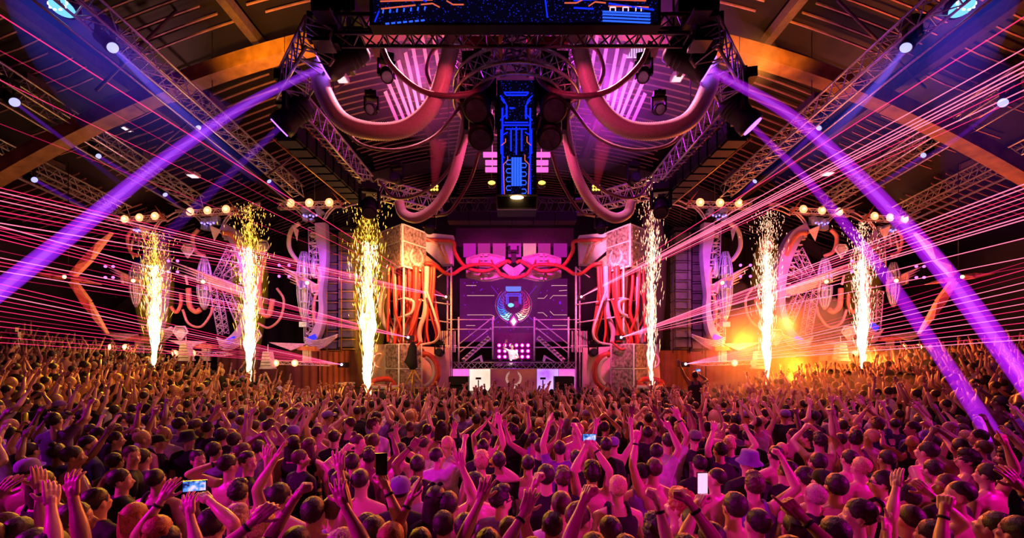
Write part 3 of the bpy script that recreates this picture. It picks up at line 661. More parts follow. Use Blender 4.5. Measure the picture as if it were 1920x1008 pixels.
t = thing('speaker_bank', (0, 15.1, 7.8), 'wide black panel bank under the stage side of the rig', 'speaker', 'banks along the rig')
for k in range(6): part('cabinet', MB().box((-1.9+k*.76, 15.2, 7.8), (.74, .5, .3)), blackpanel, t)

# screens with circuit graphics
blue = emit('screen_blue', (.006, .022, 1.0), 1.3, False); blue2 = emit('screen_blue_bright', (.02, .09, 1.0), 1.7, False); coral = emit('screen_coral', (1.0, .16, .08), .8, False); bluedim = emit('screen_blue_dim', (.01, .02, .5), .8, False); lila = emit('screen_lilac', (1.0, .6, .75), 1.3, False)
def noise_screen(name, c, s, scale):
    if name in MATS: return MATS[name]
    m, n, l = node_mat(name); n.remove(n['Principled BSDF']); tc = n.new('ShaderNodeTexCoord'); v = n.new('ShaderNodeTexVoronoi'); v.inputs['Scale'].default_value = scale
    r = n.new('ShaderNodeValToRGB'); r.color_ramp.elements[0].position = .0; r.color_ramp.elements[0].color = (*c, 1); r.color_ramp.elements[1].position = .28; r.color_ramp.elements[1].color = (.002, .001, .01, 1)
    e = n.new('ShaderNodeEmission'); e.inputs[1].default_value = s; l.new(tc.outputs['Object'], v.inputs[0]); l.new(v.outputs['Distance'], r.inputs[0]); l.new(r.outputs[0], e.inputs[0]); l.new(e.outputs[0], n['Material Output'].inputs[0])
    m.cycles.emission_sampling = 'NONE'; MATS[name] = m; return m
starscr = noise_screen('screen_speckle', (.02, .04, 1.0), .8, 22)
Y = 8.5
t = thing('screen_column', P(969, 395, Y), 'hanging column screen with blue circuit graphics above the stage', 'screen')
def q(x, y, dy=0): return P(x, y, Y)+Vector((0, dy, 0))
part('frame', MB().box((P(969, 272, Y)+Vector((0, .2, 0))), (74/F*Y, .36, 246/F*Y)), blackpanel, t)
part('screen', MB().prism([q(937, 152), q(1001, 152), q(1001, 372), q(937, 372)], (0, -.03, 0)), starscr, t)
def L(pl, w_=.022, m_=None, dy=-.045): 
    mb = MB()
    for p in pl:
        for a, b in zip(p, p[1:]): mb.bar(q(*a, dy), q(*b, dy), w_, .012)
    return mb
part('graphic', L([[(945, 176), (991, 176)], [(949, 181), (987, 181)], [(945, 176), (949, 181)], [(991, 176), (987, 181)], [(938, 182), (945, 190)], [(998, 182), (990, 190)], [(945, 190), (950, 200), (950, 225)], [(990, 190), (986, 200), (986, 225)], [(940, 188), (946, 196)], [(994, 190), (988, 198)], [(938, 228), (948, 218)], [(998, 228), (988, 218)], [(946, 232), (990, 232)], [(943, 237), (993, 237)], [(955, 205), (965, 205)]], .04), blue, t)
part('graphic', L([[(940, 245), (940, 290), (946, 298)], [(996, 245), (996, 290), (990, 298)], [(943, 255), (952, 250)], [(993, 255), (984, 250)], [(958, 246), (958, 285)], [(978, 246), (978, 285)], [(968, 240), (968, 292)], [(948, 244), (988, 244)], [(994, 205), (994, 370)], [(942, 205), (942, 370)]], .035), blue, t)
part('graphic', L([[(946, 370), (944, 310), (952, 302), (952, 295)], [(990, 370), (992, 310), (984, 302), (984, 292)], [(940, 275), (948, 268), (948, 262)], [(996, 275), (988, 268), (988, 258)]], .018), coral, t)
for k in range(4):
    y = 302+k*16; part('graphic', L([[(958, y), (951, y), (949, y+4), (951, y+8), (958, y+8)], [(978, y+6), (985, y+6), (987, y+10), (985, y+14), (978, y+14)]], .018), blue2, t)
for x in (961, 966, 971, 976): part('graphic', L([[(x, 297), (x, 350)]], .045), blue2, t)
lb = MB(); c = P(969, 383, Y)+Vector((0, .1, 0)); lb.box(c, (74/F*Y, .5, 24/F*Y)); part('lamp_box', lb, black, t)
fr = MB(); z0, z1 = q(931, 372, -.17), q(1007, 396, -.17)
for a, b in ((q(931, 372, -.17), q(1007, 372, -.17)), (q(1007, 372, -.17), q(1005, 397, -.17)), (q(1005, 397, -.17), q(933, 397, -.17)), (q(933, 397, -.17), q(931, 372, -.17))): fr.bar(a, b, .03)
part('lamp_frame', fr, alu, t); part('lamp', MB().ball(q(969, 377, -.2), (.13, .04, .035), 16, 8), emit('warm_lamp', (1, .6, .2), 14), t)
for s in (-1, 1):
    for k, (y0, m_) in enumerate(((290, 'a'), (305, 'b'), (318, 'c'))):
        x = 969+s*46; single('led_bar', MB().box(P(x-s*(0 if k else -4), y0, 9.2), (26/F*9.2, .06, 8/F*9.2)).tube([P(x, y0, 9.22), (P(x, y0, 9.22).x, 9.22, 8.2)], .01, 5), emit('led_pink', (1., .12, .55), 1.5, False), f'short pink lit bar beside the column screen, {["top", "middle", "bottom"][k]} {"left" if s<0 else "right"}', 'light bar', 'pink bars beside the screen')
    c = P(969+s*47, 341, 9.4); o = thing('warm_spot', c, f'small amber lamp beside the {"left" if s<0 else "right"} foot of the column screen', 'stage light', 'amber lamps')
    part('body', MB().tube([c+Vector((0, .15, 0)), c+Vector((0, 0, -.02))], .09, 12), black, o); part('rod', MB().tube([c+Vector((0, .1, .05)), (c.x, c.y+.1, 8.2)], .012, 5), darkalu, o); part('lens', MB().ball(c+Vector((0, -.01, -.02)), (.08, .03, .04), 12, 8), emit('amber_lens', (1, .45, .03), 9), o)
# big LED band on the audience side
Y = 6.65
t = thing('led_band', P(966, 40, Y), 'wide LED band with blue graphics across the top of the rig', 'screen')
part('frame', MB().box(P(966, 5, Y)+Vector((0, .12, 0)), (548/F*Y, .2, 80/F*Y)), blackpanel, t)
part('screen', MB().prism([q(700, -30), q(1232, -30), q(1232, 42), q(700, 42)], (0, -.02, 0)), starscr, t)
part('graphic', L([[(714, 6), (812, 3)], [(716, 20), (780, 13)], [(790, 12), (812, 10), (825, 17)], [(838, 5), (850, 12), (870, 12)], [(1058, 9), (1080, 9), (1092, 3)], [(1103, 15), (1115, 7), (1135, 9)], [(1140, 15), (1215, 17)], [(1130, 2), (1210, 5)]], .014, dy=-.035), coral, t)
part('graphic', L([[(712, 24), (704, 44)], [(786, 0), (800, 6)], [(1075, 4), (1120, 2)], [(1075, 18), (1112, 20)], [(1140, 10), (1225, 22)], [(1022, 3), (1026, 36)]], .02, dy=-.035), blue, t)
for y in (25, 30, 36, 42): part('graphic', L([[(1129, y), (1218, y+4)]], .022, dy=-.035), blue2, t)
for x in (1148, 1172, 1196): part('graphic', L([[(x-5, 24), (x-5, 17), (x+5, 17), (x+5, 24)]], .014, dy=-.035), lila, t)
for k in range(7): part('graphic', L([[(720+k*13, 22-k), (719+k*13, 28-k)], [(724+k*11, 48-k), (731+k*11, 47-k)]], .02, dy=-.035), blue2, t)
# gold ladder truss between band and ring
t = thing('ladder_truss', (0, 7.4, 8.9), 'short gold edged truss above the column screen', 'truss')
ch, br = truss_mb((.05, 7.3, 8.6), (.05, 8.3, 8.45), w_=.5, h=.3, bay=.33, r=.035, rb=.018)
for c_ in ch: part('chord', c_, goldedge, t)
part('bracing', br, darkalu, t)
# circular truss
def ring_truss(c, r, w_, m, label, n=28, tilt=0, grp='circular trusses'):
    c = Vector(c); t = thing('circular_truss', c, label, 'truss', grp); q_ = Matrix.Rotation(tilt, 3, 'X')
    def pt(a, rr, z): return c+q_@Vector((rr*math.cos(a), rr*math.sin(a), z))
    for rr in (r-w_/2, r+w_/2):
        for z in (-w_/2, w_/2): part('chord', MB().tube([pt(2*PI*k/48, rr, z) for k in range(48)], .03, 6, closed=True), m, t)
    br = MB()
    for k in range(n):
        a, b = 2*PI*k/n, 2*PI*(k+.5)/n; e = 2*PI*(k+1)/n
        for z in (-w_/2, w_/2): br.tube([pt(a, r-w_/2, z), pt(b, r+w_/2, z)], .014, 4, caps=False); br.tube([pt(b, r+w_/2, z), pt(e, r-w_/2, z)], .014, 4, caps=False)
        for rr in (r-w_/2, r+w_/2): br.tube([pt(a, rr, -w_/2), pt(b, rr, w_/2)], .014, 4, caps=False); br.tube([pt(b, rr, w_/2), pt(e, rr, -w_/2)], .014, 4, caps=False)
    part('bracing', br, m, t); return t
ring_truss((.09, 8.95, 8.3), 1.15, .3, alu, 'large circular truss around the column screen')
for s in (-1, 1): ring_truss(P(966+s*75, 102, 10.5), .42, .2, alu, f'small upright circular truss high on the {"left" if s<0 else "right"} of the ladder truss', 14, PI/2-.3)
for s in (-1, 1):
    single('rig_plank', MB().box(P(966+s*60, 77, 8.2), (78/F*8.2, .1, .12)), redtube, f'flat red bar {"left" if s<0 else "right"} of the gold ladder truss', 'bar', 'red bars by the ladder truss')

# hoses
def hose(name, pts, r, m, label, ribs=0, group=None, n=14, cat='hose'):
    pp = bez(pts, ribs*2 if ribs else 40)
    rs = [r*(1.0 if i % 2 else .90) for i in range(len(pp))] if ribs else [r]*len(pp)
    o = single(name, MB().tube(pp, rs, n, smooth=not ribs or True), m, label, cat, group, loc=pp[0]); return o
def two(f):
    for s in (-1, 1): f(s, 'left' if s < 0 else 'right', lambda x: x if s < 0 else 1932-x)
def hs(s, sd, X):
    hose('corrugated_hose', [P(X(602), 120, 7.9), P(X(604), 165, 7.9), P(X(640), 225, 8), P(X(700), 246, 8.1), P(X(765), 238, 8.2), P(X(812), 195, 8.2), P(X(838), 120, 8.1), P(X(852), 55, 7.8)], .165, hosem, f'huge pale ribbed hose looping under the {sd} half of the rig', 110, 'large ribbed hoses', 18)
    hose('corrugated_hose', [P(X(874), 215, 9.6), P(X(866), 270, 9.6), P(X(848), 335, 9.7), P(X(818), 385, 9.8), P(X(782), 408, 9.9), P(X(756), 400, 10), P(X(748), 378, 10)], .12, hosem, f'ribbed hose hanging in a hook below the {sd} side of the circular truss', 80, 'hook shaped ribbed hoses', 16)
    hose('cable', [P(X(712), 78, 7.6), P(X(735), 125, 7.8), P(X(790), 170, 8), P(X(855), 180, 8.1), P(X(905), 165, 8.3), P(X(932), 122, 8.4)], .05, hosedark, f'dark cable sweeping from the {sd} rig truss to the circular truss', 0, 'sweeping dark cables', 10, 'cable')
    hose('cable', [P(X(640), 235, 8.5), P(X(680), 272, 8.6), P(X(750), 280, 8.8), P(X(815), 255, 9), P(X(862), 200, 9)], .035, hosedark, f'thin cable drooping below the huge {sd} hose', 0, 'thin drooping cables', 8, 'cable')
    hose('cable', [P(X(860), 185, 9), P(X(870), 250, 9.3), P(X(840), 320, 9.8), P(X(790), 362, 10.5), P(X(740), 370, 11), P(X(712), 340, 11.5)], .04, hosedark, f'dark cable crossing behind the {sd} hook shaped hose', 0, 'crossing cables', 8, 'cable')
    hose('cable', [P(X(898), 285, 8.8), P(X(880), 340, 9.2), P(X(845), 395, 9.6), P(X(818), 405, 10)], .035, hosedark, f'cable running down beside the {sd} black spotlight', 0, 'spotlight cables', 8, 'cable')
    hose('tube', [P(X(858), 190, 8.8), P(X(868), 150, 8.7), P(X(900), 118, 8.5), P(X(940), 108, 8.4)], .06, mat('pink_tube', (.85, .3, .45), .35), f'pink tube arching over the {sd} quarter of the circular truss', 0, 'pink tubes on the ring', 10, 'tube')
    hose('tube', [P(X(928), 118, 8.4), P(X(920), 150, 8.4), P(X(890), 172, 8.4), P(X(840), 182, 8.3)], .05, mat('pink_tube', (.85, .3, .45), .35), f'pink tube sloping down from the {sd} top of the ring', 0, 'pink tubes on the ring', 10, 'tube')
    hose('tube', [P(X(808), 160, 9.5), P(X(800), 130, 9.6), P(X(812), 95, 9.6), P(X(840), 80, 9.6)], .04, mat('pink_tube', (.85, .3, .45), .35), f'pink tube curling before the {sd} plank fan', 0, 'pink tubes on the ring', 10, 'tube')
    # plank fans
    pk = [((722, 173), (747, 231)), ((727, 154), (760, 229)), ((735, 133), (770, 224)), ((747, 115), (775, 212)), ((760, 100), (786, 210)), ((772, 79), (795, 200)), ((791, 66), (812, 188)), ((812, 64), (830, 172)), ((831, 60), (843, 140))]
    fan = thing('plank_fan', P(X(780), 80, 12), f'fan of slanted pale light planks hung on the {sd} of the roof', 'light fan', 'plank fans')
    for k, (a, b) in enumerate(pk):
        A, B = P(X(a[0]), a[1], 12), P(X(b[0]), b[1], 12.2); part('plank', MB().prism([A-Vector((.045, 0, 0)), A+Vector((.045, 0, .05*s*-1)), B+Vector((.045, 0, 0)), B-Vector((.045, 0, 0))], (0, .05, 0)), mat('plank_pale', (.85, .62, .5), .5, scale=1.2, c2=(.9, .55, .6)), fan)
    mb = MB(); mb.tube([P(X(725), 190, 12.15), P(X(800), 190, 12.2)], .025, 6); mb.tube([P(X(745), 130, 12.15), P(X(840), 110, 12.2)], .025, 6)
    for x, y in ((725, 190), (800, 190), (745, 130), (840, 110)): p = P(X(x), y, 12.17); mb.tube([p, (p.x, p.y, zr(p.x)+.3)], .012, 5)
    part('hanger', mb, darkalu, fan)
    # spotlights
    for k, (x, y, Y_, ax, ay, sc_) in enumerate([(897, 188, 8.6, 870, 330, 1.35), (903, 240, 9.0, 890, 400, 1.35), (697, 205, 9.5, 660, 205, .6), (693, 388, 12.2, 690, 480, 1.05), (805, 424, 14, 805, 500, .8), (725, 140, 9.5, 735, 190, .7), (745, 335, 13.5, 700, 310, .8)]):
        moving_head(P(X(x), y, Y_), P(X(ax), ay, Y_-1.5), sc_, f'unlit black moving head, {["upper one beside", "lower one beside", "small one in the hose loop at", "hanging under the rear corner at", "hanging under the stage side at", "small one by the plank fan at", "on the rear truss at"][k]} the {"column screen, " if k<2 else ""}{sd}', None, None, group='unlit moving heads')
    moving_head(P(X(608), 78, 7.9), P(X(600), 20, 7), 1.0, f'unlit black moving head on top of the {sd} front rig corner')
    c = P(X(814), 352, 13.2); o = thing('amber_blinder', c, f'amber blinder on the {sd} rear rig truss', 'stage light', 'amber lamps')
    part('body', MB().box(c+Vector((0, .12, 0)), (.3, .2, .26)), black, o)
    for k in range(6): part('lens', MB().ball(c+Vector((-.09+.09*(k % 3), 0, -.05+.1*(k//3))), (.035, .02, .035), 10, 6), emit('amber_lens', (1, .45, .03), 9), o)
    part('beam', MB().beam([c, P(X(822) if s < 0 else X(800), 262, 13)], [.08, .28], 18), volglow('beam_red', (1, .04, .10), .35), o, 'red beam going up into the haze')
    # struts hanging from the roof down to the rig
    for k, (x, y) in enumerate([(470, 90), (690, 350)]): pass
    a = P(X(705), 90, 9.5); b = P(X(722), 135, 10); single('rig_strut', MB().bar(a, b, .2, .06), mat('pink_plate', (.85, .35, .5), .5), f'pink plate strut at the {sd} front of the rig', 'strut', 'pink plate struts')
two(hs)
for k, (x, y) in enumerate([(-2.8, 7.4), (2.8, 7.4), (-4.6, 11), (4.6, 11), (-2.2, 14.8), (2.2, 14.8)]):
    single('hoist_chain', MB().tube([(x, y, 8.6), (x, y, zr(x)+.3)], .02, 6), darkalu, f'hoist chain holding the rig, {["front left", "front right", "middle left", "middle right", "rear left", "rear right"][k]}', 'chain', 'rig hoist chains')
for s in (-1, 1):
    c = P(966+s*119, 50, 7.4); t = thing('rig_bulb', c, f'small violet white lamp under the LED band, {"left" if s < 0 else "right"}', 'stage light', 'violet bulbs')
    part('body', MB().box(c+Vector((0, .1, .04)), (.16, .12, .1)), black, t); part('lens', MB().ball(c, (.08, .04, .03), 12, 8), emit('violet_bulb', (.7, .4, 1), 6), t)
hs_ = P(1195, 95, 14); t = thing('roof_window', hs_, 'barred bright roof light behind the right plank fan', 'roof light')
part('glass', MB().box(hs_, (42/F*14, .05, 26/F*14)), emit('roof_light', (.8, .65, 1), 1.0, False), t)
for k in range(9): part('bar', MB().box(hs_+Vector((-.32+k*.08, -.06, 0)), (.02, .04, .46)), darkalu, t)
# ---------------------------------------------------------------- stage
deckm = mat('stage_deck', (.03, .028, .03), .5)
emb = mat('emblem_silver', (.95, .9, .88), .3, .0)
t = thing('stage_platform', (0, 19, 0), 'wide black stage platform behind the crowd', 'stage')
part('deck', MB().box((0, 20.3, 1.33), (15.4, 7.2, .14)), deckm, t)
part('skirt', MB().box((0, 16.85, .65), (15.4, .08, 1.3)), curt, t)
part('riser', MB().box((.1, 20.6, 1.55), (5.4, 2.6, .3)), deckm, t)
ft = MB()
for x in range(-7, 8, 2):
    for y in (17.1, 23.5): ft.box((x, y, .63), (.12, .12, 1.26))
part('legs', ft, darkalu, t)
tr = thing('front_truss', P(925, 744, 16.6), 'low truss along the stage edge before the booth', 'truss')
truss(tr, P(872, 741, 16.6), P(1045, 741, 16.6), alu, w_=.26, h=.26, bay=.4, r=.02, rb=.012)
part('panel', MB().box(P(958, 752, 16.4), (.9, .05, .3)), mat('orange_panel', (.8, .4, .08), .5), tr)
# booth
b = thing('dj_booth', P(965, 735, 18.8), 'DJ booth with truss top and glowing front panels', 'booth')
truss(b, P(850, 685, 18.9), P(1078, 685, 18.9), alu, w_=.26, h=.28, bay=.55, r=.025, rb=.016)
part('table_top', MB().box(P(963, 677, 19.15), (110/F*19, .7, .05)), deckm, b)
part('back_support', MB().box(P(965, 712, 19.3), (5.2, .5, 1.05)), curt, b)
def cloud_emit(name, stops, s, scale, det=4):
    if name in MATS: return MATS[name]
    m, n, l = node_mat(name); n.remove(n['Principled BSDF']); tc = n.new('ShaderNodeTexCoord'); v = n.new('ShaderNodeTexNoise'); v.inputs['Scale'].default_value = scale; v.inputs['Detail'].default_value = det
    r = n.new('ShaderNodeValToRGB'); cr = r.color_ramp; cr.elements[0].position = stops[0][0]; cr.elements[0].color = (*stops[0][1], 1); cr.elements[1].position = stops[-1][0]; cr.elements[1].color = (*stops[-1][1], 1)
    for p, c in stops[1:-1]: e_ = cr.elements.new(p); e_.color = (*c, 1)
    e = n.new('ShaderNodeEmission'); e.inputs[1].default_value = s; l.new(tc.outputs['Object'], v.inputs[0]); l.new(v.outputs['Fac'], r.inputs[0]); l.new(r.outputs[0], e.inputs[0]); l.new(e.outputs[0], n['Material Output'].inputs[0])
    MATS[name] = m; return m
def cloudmat(name, a, b_, s, sc_=.9): return cloud_emit(name, [(.35, a), (.65, b_)], s, sc_)
for x0, x1, nm, a, b_, s_ in [(849, 879, 'pink', (.9, .02, .8), (1, .25, .55), 1.0), (880, 919, 'orange', (1, .55, .4), (1, .85, .8), 1.3), (1007, 1047, 'violet', (.45, .05, 1), (.75, .45, 1), 1.2), (1048, 1078, 'magenta', (1, .03, .75), (.9, .2, .6), 1.1)]:
    part('led_panel', MB().prism([P(x0, 691, 18.75), P(x1, 691, 18.75), P(x1, 736, 18.75), P(x0, 736, 18.75)], (0, .1, 0)), cloudmat('led_'+nm, a, b_, s_), b, f'lit {nm} panel')
part('led_panel', MB().prism([P(920, 691, 18.75), P(1006, 691, 18.75), P(1006, 736, 18.75), P(920, 736, 18.75)], (0, .1, 0)), cloudmat('led_rust', (.16, .012, .05), (.34, .06, .03), 1.0, .7), b, 'rust red panel')
def feather_wreath(cx, cy_, r, Y, m, parent, yv=Vector((1, 0, 0)), zv=Vector((0, 0, 1)), o=None, th=.05, gap=35):
    """horseshoe of overlapping feathers open at the top, with a diamond at the foot"""
    O = o if o is not None else P(cx, cy_, Y); nv = yv.cross(zv)*-1; mb = MB()
    def p2(a, rr, dz=0): return O+yv*(rr*math.sin(a))-zv*(rr*math.cos(a))+nv*dz
    for s in (-1, 1):
        for k in range(11):
            a = math.radians(14+k*(165-gap)/11)*s; a2 = a+math.radians(20)*s; lo, hi = r*(.66), r*(1.02-.012*k)
            part('feather', MB().prism([p2(a, lo), p2(a+s*.10, (lo+hi)/2*1.04), p2(a2, hi), p2(a2-s*.17, hi*.96), p2(a-s*.02, (lo+hi)/2)], nv*-th), m, parent)
    d = MB(); c = O-zv*r*.98; h = r*.34; w_ = r*.2
    for a, b2 in (((0, h), (w_, 0)), ((w_, 0), (0, -h)), ((0, -h), (-w_, 0)), ((-w_, 0), (0, h))): d.bar(c+yv*a[0]+zv*a[1]-nv*th, c+yv*b2[0]+zv*b2[1]-nv*th, r*.07, th)
    part('diamond', d, m, parent)
e = thing('wreath_emblem', P(963, 708, 18.7), 'small pale feather horseshoe emblem on the DJ booth front', 'emblem'); feather_wreath(963, 708, 16/F*18.6, 18.62, emit('emblem_glow', (1, .62, .5), .9, False), e)
for x, lb in ((859.5, 'left'), (1058.5, 'right')):
    t = thing('subwoofer', P(x, 740, 17.3), f'stacked black speaker boxes {lb} of the DJ booth', 'speaker', 'black speakers by the booth'); 
    for k in range(2):
        c = P(x, 732-17*k, 17.3); part('cabinet', MB().box(c+Vector((0, .3, .02)), (36/F*17.3, .7, 16.4/F*17.3)), blackpanel, t)
        part('grille', MB().box(c+Vector((0, -.07, .02)), (32/F*17.3, .03, 13/F*17.3)), rubber, t)
for x, lb in ((897, 'left'), (1018, 'right')):
    t = thing('fan_stand', P(x, 738, 17.5), f'thin stand with flat head before the lit panel {lb} of the booth', 'stand', 'thin stands')
    part('pole', MB().tube([P(x, 738, 17.5), P(x, 712, 17.5)], .025, 6), darkalu, t); part('head', MB().box(P(x, 709, 17.5), (.22, .12, .08)), black, t)
    part('foot', MB().tube([P(x-6, 739, 17.4), P(x, 733, 17.5), P(x+6, 739, 17.4)], .02, 5), darkalu, t)
for x, s in ((893, 1), (1030, -1)):
    c = P(x, 676, 19.2); t = thing('monitor_wedge', c, 'pale wedge monitor at the '+('left' if s > 0 else 'right')+' end of the booth top', 'speaker', 'wedge monitors')
    part('cabinet', MB().prism([c+Vector((-.35*s, 0, -.1)), c+Vector((.3*s, 0, -.1)), c+Vector((.22*s, 0, .26))], (0, .4, 0)), pale, t); part('grille', MB().prism([c+Vector((-.2*s, -.02, -.04)), c+Vector((.2*s, -.02, -.04)), c+Vector((.15*s, -.02, .12))], (0, .02, 0)), black, t)
dj = thing('mixer_deck', P(955, 676, 19.1), 'DJ players and mixer on the booth top', 'equipment')
for k in range(4): part('player', MB().box(P(928+k*20, 675.5, 19.15), (.38, .36, .1)), black, dj)
# light wall behind the DJ
lm = emit('blinder_pink', (1, .35, .8), 7, True); lh = emit('blinder_halo', (1, .02, .6), 1.6, False)
t = thing('blinder_wall', P(967, 658, 21), 'grid of bright pink lamps behind the DJ', 'lights')
part('frame', MB().box(P(963, 655, 21.1), (76/F*21, .15, 62/F*21)), mat('plum_panel', (.15, .02, .12), .6), t)
for r in range(3):
    for c_ in range(6):
        p = P(936+c_*10.8, 647+r*10.7, 20.95); k = part('lamp', MB().ball(p, (.055, .03, .055), 14, 8), lm, t)
        part('lamp_halo', MB().tube([p+Vector((0, .0, 0)), p+Vector((0, .05, 0))], .10, 16), lh, k)  # emissive disc painting the halo around each lamp
# video wall
purscr = cloud_emit('screen_plum', [(.3, (.10, .004, .09)), (.7, (.19, .01, .15))], .75, .5)
t = thing('video_wall', P(963, 580, 22), 'large plum video wall with circuit line graphics', 'screen')
def v(x, y, dy=0): return P(x, y, 22)+Vector((0, dy, 0))
part('screen', MB().prism([v(862, 522), v(1064, 522), v(1064, 640), v(862, 640)], (0, .2, 0)), purscr, t)
def VLn(pl, w_, m_, lbl=None):
    mb = MB()
    for p in pl:
        for a, b2 in zip(p, p[1:]): mb.bar(v(*a, -.03), v(*b2, -.03), w_, .02)
    part('graphic', mb, m_, t, lbl)
cream = emit('screen_cream', (1, .5, .5), 1.0, False); vio = emit('screen_violet', (.3, .01, .9), .9, False)
VLn([[(874, 535), (893, 535)], [(876, 554), (927, 554)], [(876, 590), (920, 590), (926, 592), (926, 600)], [(874, 610), (891, 610)], [(1034, 535), (1063, 535)], [(1008, 559), (1020, 559), (1026, 553)], [(1031, 560), (1037, 554), (1063, 554)], [(1008, 586), (1018, 586), (1026, 593)], [(1031, 583), (1038, 590), (1063, 590)], [(1036, 610), (1063, 610)], [(1048, 545), (1063, 544)]], .045, cream)
VLn([[(921, 536), (935, 553)], [(1006, 536), (992, 553)], [(926, 601), (936, 592)], [(1000, 601), (990, 592)], [(900, 545), (905, 541)], [(1050, 565), (1050, 570)]], .1, vio)
dots = MB()
for _ in range(40): dots.box(v(866+R.random()*195, 526+R.random()*110, -.02), (.05, .02, .05))
part('graphic', dots, vio, t)
e = thing('wing_emblem', P(963, 573, 21.8), 'big winged horseshoe emblem with blue crown on the video wall', 'emblem'); O = P(963, 572, 21.8)
def halfwing(s, mats_):
    for k in range(12):
        a = math.radians(10+k*11.5)*s; a2 = a+math.radians(22)*s; r = .86; f_ = lambda a, rr: O+Vector((rr*math.sin(a), 0, -rr*math.cos(a)))
        part('feather', MB().prism([f_(a, r*.58), f_(a+s*.12, r*.85), f_(a2, r*1.0), f_(a2-s*.2, r*.97), f_(a-s*.03, r*.78)], (0, -.06, 0)), mats_[min(len(mats_)-1, k*len(mats_)//12)], e)
fb = [emit('feather_ice', (.35, .75, 1), 1.6, False), emit('feather_blue', (.05, .28, 1), 1.1, False), emit('feather_indigo', (.12, .08, .9), 1.0, False), emit('feather_violet', (.3, .05, .6), .8, False)]
fr = [emit('feather_cream', (1, .7, .55), 1.7, False), emit('feather_rose', (1, .3, .32), 1.1, False), emit('feather_red', (.9, .03, .2), .9, False), emit('feather_plum', (.45, .02, .3), .8, False)]
halfwing(-1, fb); halfwing(1, fr)
for s_, mm in ((-1, fb), (1, fr)):
    for k in range(8):
        a = math.radians(14+k*13)*s_; f_ = lambda a_, rr: O+Vector((rr*math.sin(a_), -.05, -rr*math.cos(a_)))
        part('feather', MB().prism([f_(a, .42), f_(a+s_*.16, .54), f_(a+s_*.34, .66), f_(a+s_*.10, .60)], (0, -.05, 0)), mm[min(3, k//2)], e)
part('outline', MB().tube([O+Vector((.92*math.sin(a), -.08, -.92*math.cos(a))) for a in [math.radians(x) for x in range(-148, 149, 8)]], .018, 5), alu, e)
part('outline', MB().tube([O+Vector((.53*math.sin(a), -.08, .06-.53*math.cos(a))) for a in [math.radians(x) for x in range(-125, 126, 8)]], .015, 5), alu, e)
cr = MB(); 
cr.prism([O+Vector((x, -.02, z)) for x, z in ((-.4, .95), (.38, .95), (.38, .76), (.3, .70), (-.32, .70), (-.4, .76))], (0, -.05, 0)); part('crown', cr, emit('crown_blue', (.15, .2, 1), 1.2, False), e)
cr = MB()
for x, z, w_, h in ((0, .58, .74, .05), (0, .48, .66, .06), (-.36, .3, .07, .5), (.36, .3, .07, .5), (-.28, .28, .05, .4), (.28, .28, .05, .4)): cr.box(O+Vector((x, -.03, z)), (w_, .05, h))
part('crown_band', cr, emit('crown_indigo', (.14, .06, .95), 1.1, False), e)
part('core', MB().ball(O+Vector((-.14, -.06, .0)), (.15, .04, .1), 14, 8, fn=lambda d: 1+.4*mnoise.noise(d*3)), emit('core_ice', (.2, .65, 1), 1.4, False), e); part('core', MB().ball(O+Vector((.14, -.05, .04)), (.14, .04, .16), 14, 8, fn=lambda d: 1+.4*mnoise.noise(d*3)), emit('core_plum', (.3, .01, .25), .8, False), e)
for k, (h, w_, m_) in enumerate(((.46, .3, emit('core_plum', (.3, .01, .25), .8, False)), (.33, .22, alu), (.2, .13, emit('white_glow', (1, .8, .95), 2.5, False)))):
    c = O+Vector((0, -.09-.03*k, -.84)); part('diamond', MB().prism([c+Vector((0, 0, h)), c+Vector((w_, 0, 0)), c+Vector((0, 0, -h)), c+Vector((-w_, 0, 0))], (0, -.03, 0)), m_, e)
# lit panels in a row
for i, (x0, x1, c, s_) in enumerate([(869, 892, 'magenta_a', .8), (896, 919, 'rose_a', .7), (924, 948, 'rose_b', .9), (953, 977, 'magenta_b', 1.0), (981, 1005, 'salmon_a', 1.2), (1009, 1032, 'rose_c', .7), (1038, 1063, 'magenta_c', .6)]):
    a, b_ = dict(magenta=((.9, .01, .7), (.6, .03, .4)), rose=((.75, .05, .35), (.9, .02, .6)), salmon=((1, .3, .35), (.9, .08, .5)))[c.split('_')[0]]
    o = single('window_panel', MB().box(P((x0+x1)/2, 469, 22.6), ((x1-x0)/F*22.6, .1, 25/F*22.6)), cloudmat('win_'+c, a, b_, s_*.8, .8), f'square pink lit panel above the video wall, {["first", "second", "third", "fourth and central", "fifth, palest", "sixth", "seventh"][i]} from the left', 'panel', 'pink panels above the wall')
bw = MB().box(P(965, 445, 22.9), (220/F*22.9, .1, 34/F*22.9)); single('header_panel', bw, mat('plum_panel', (.15, .02, .12), .6), 'dark plum header above the pink lit panels', 'panel')
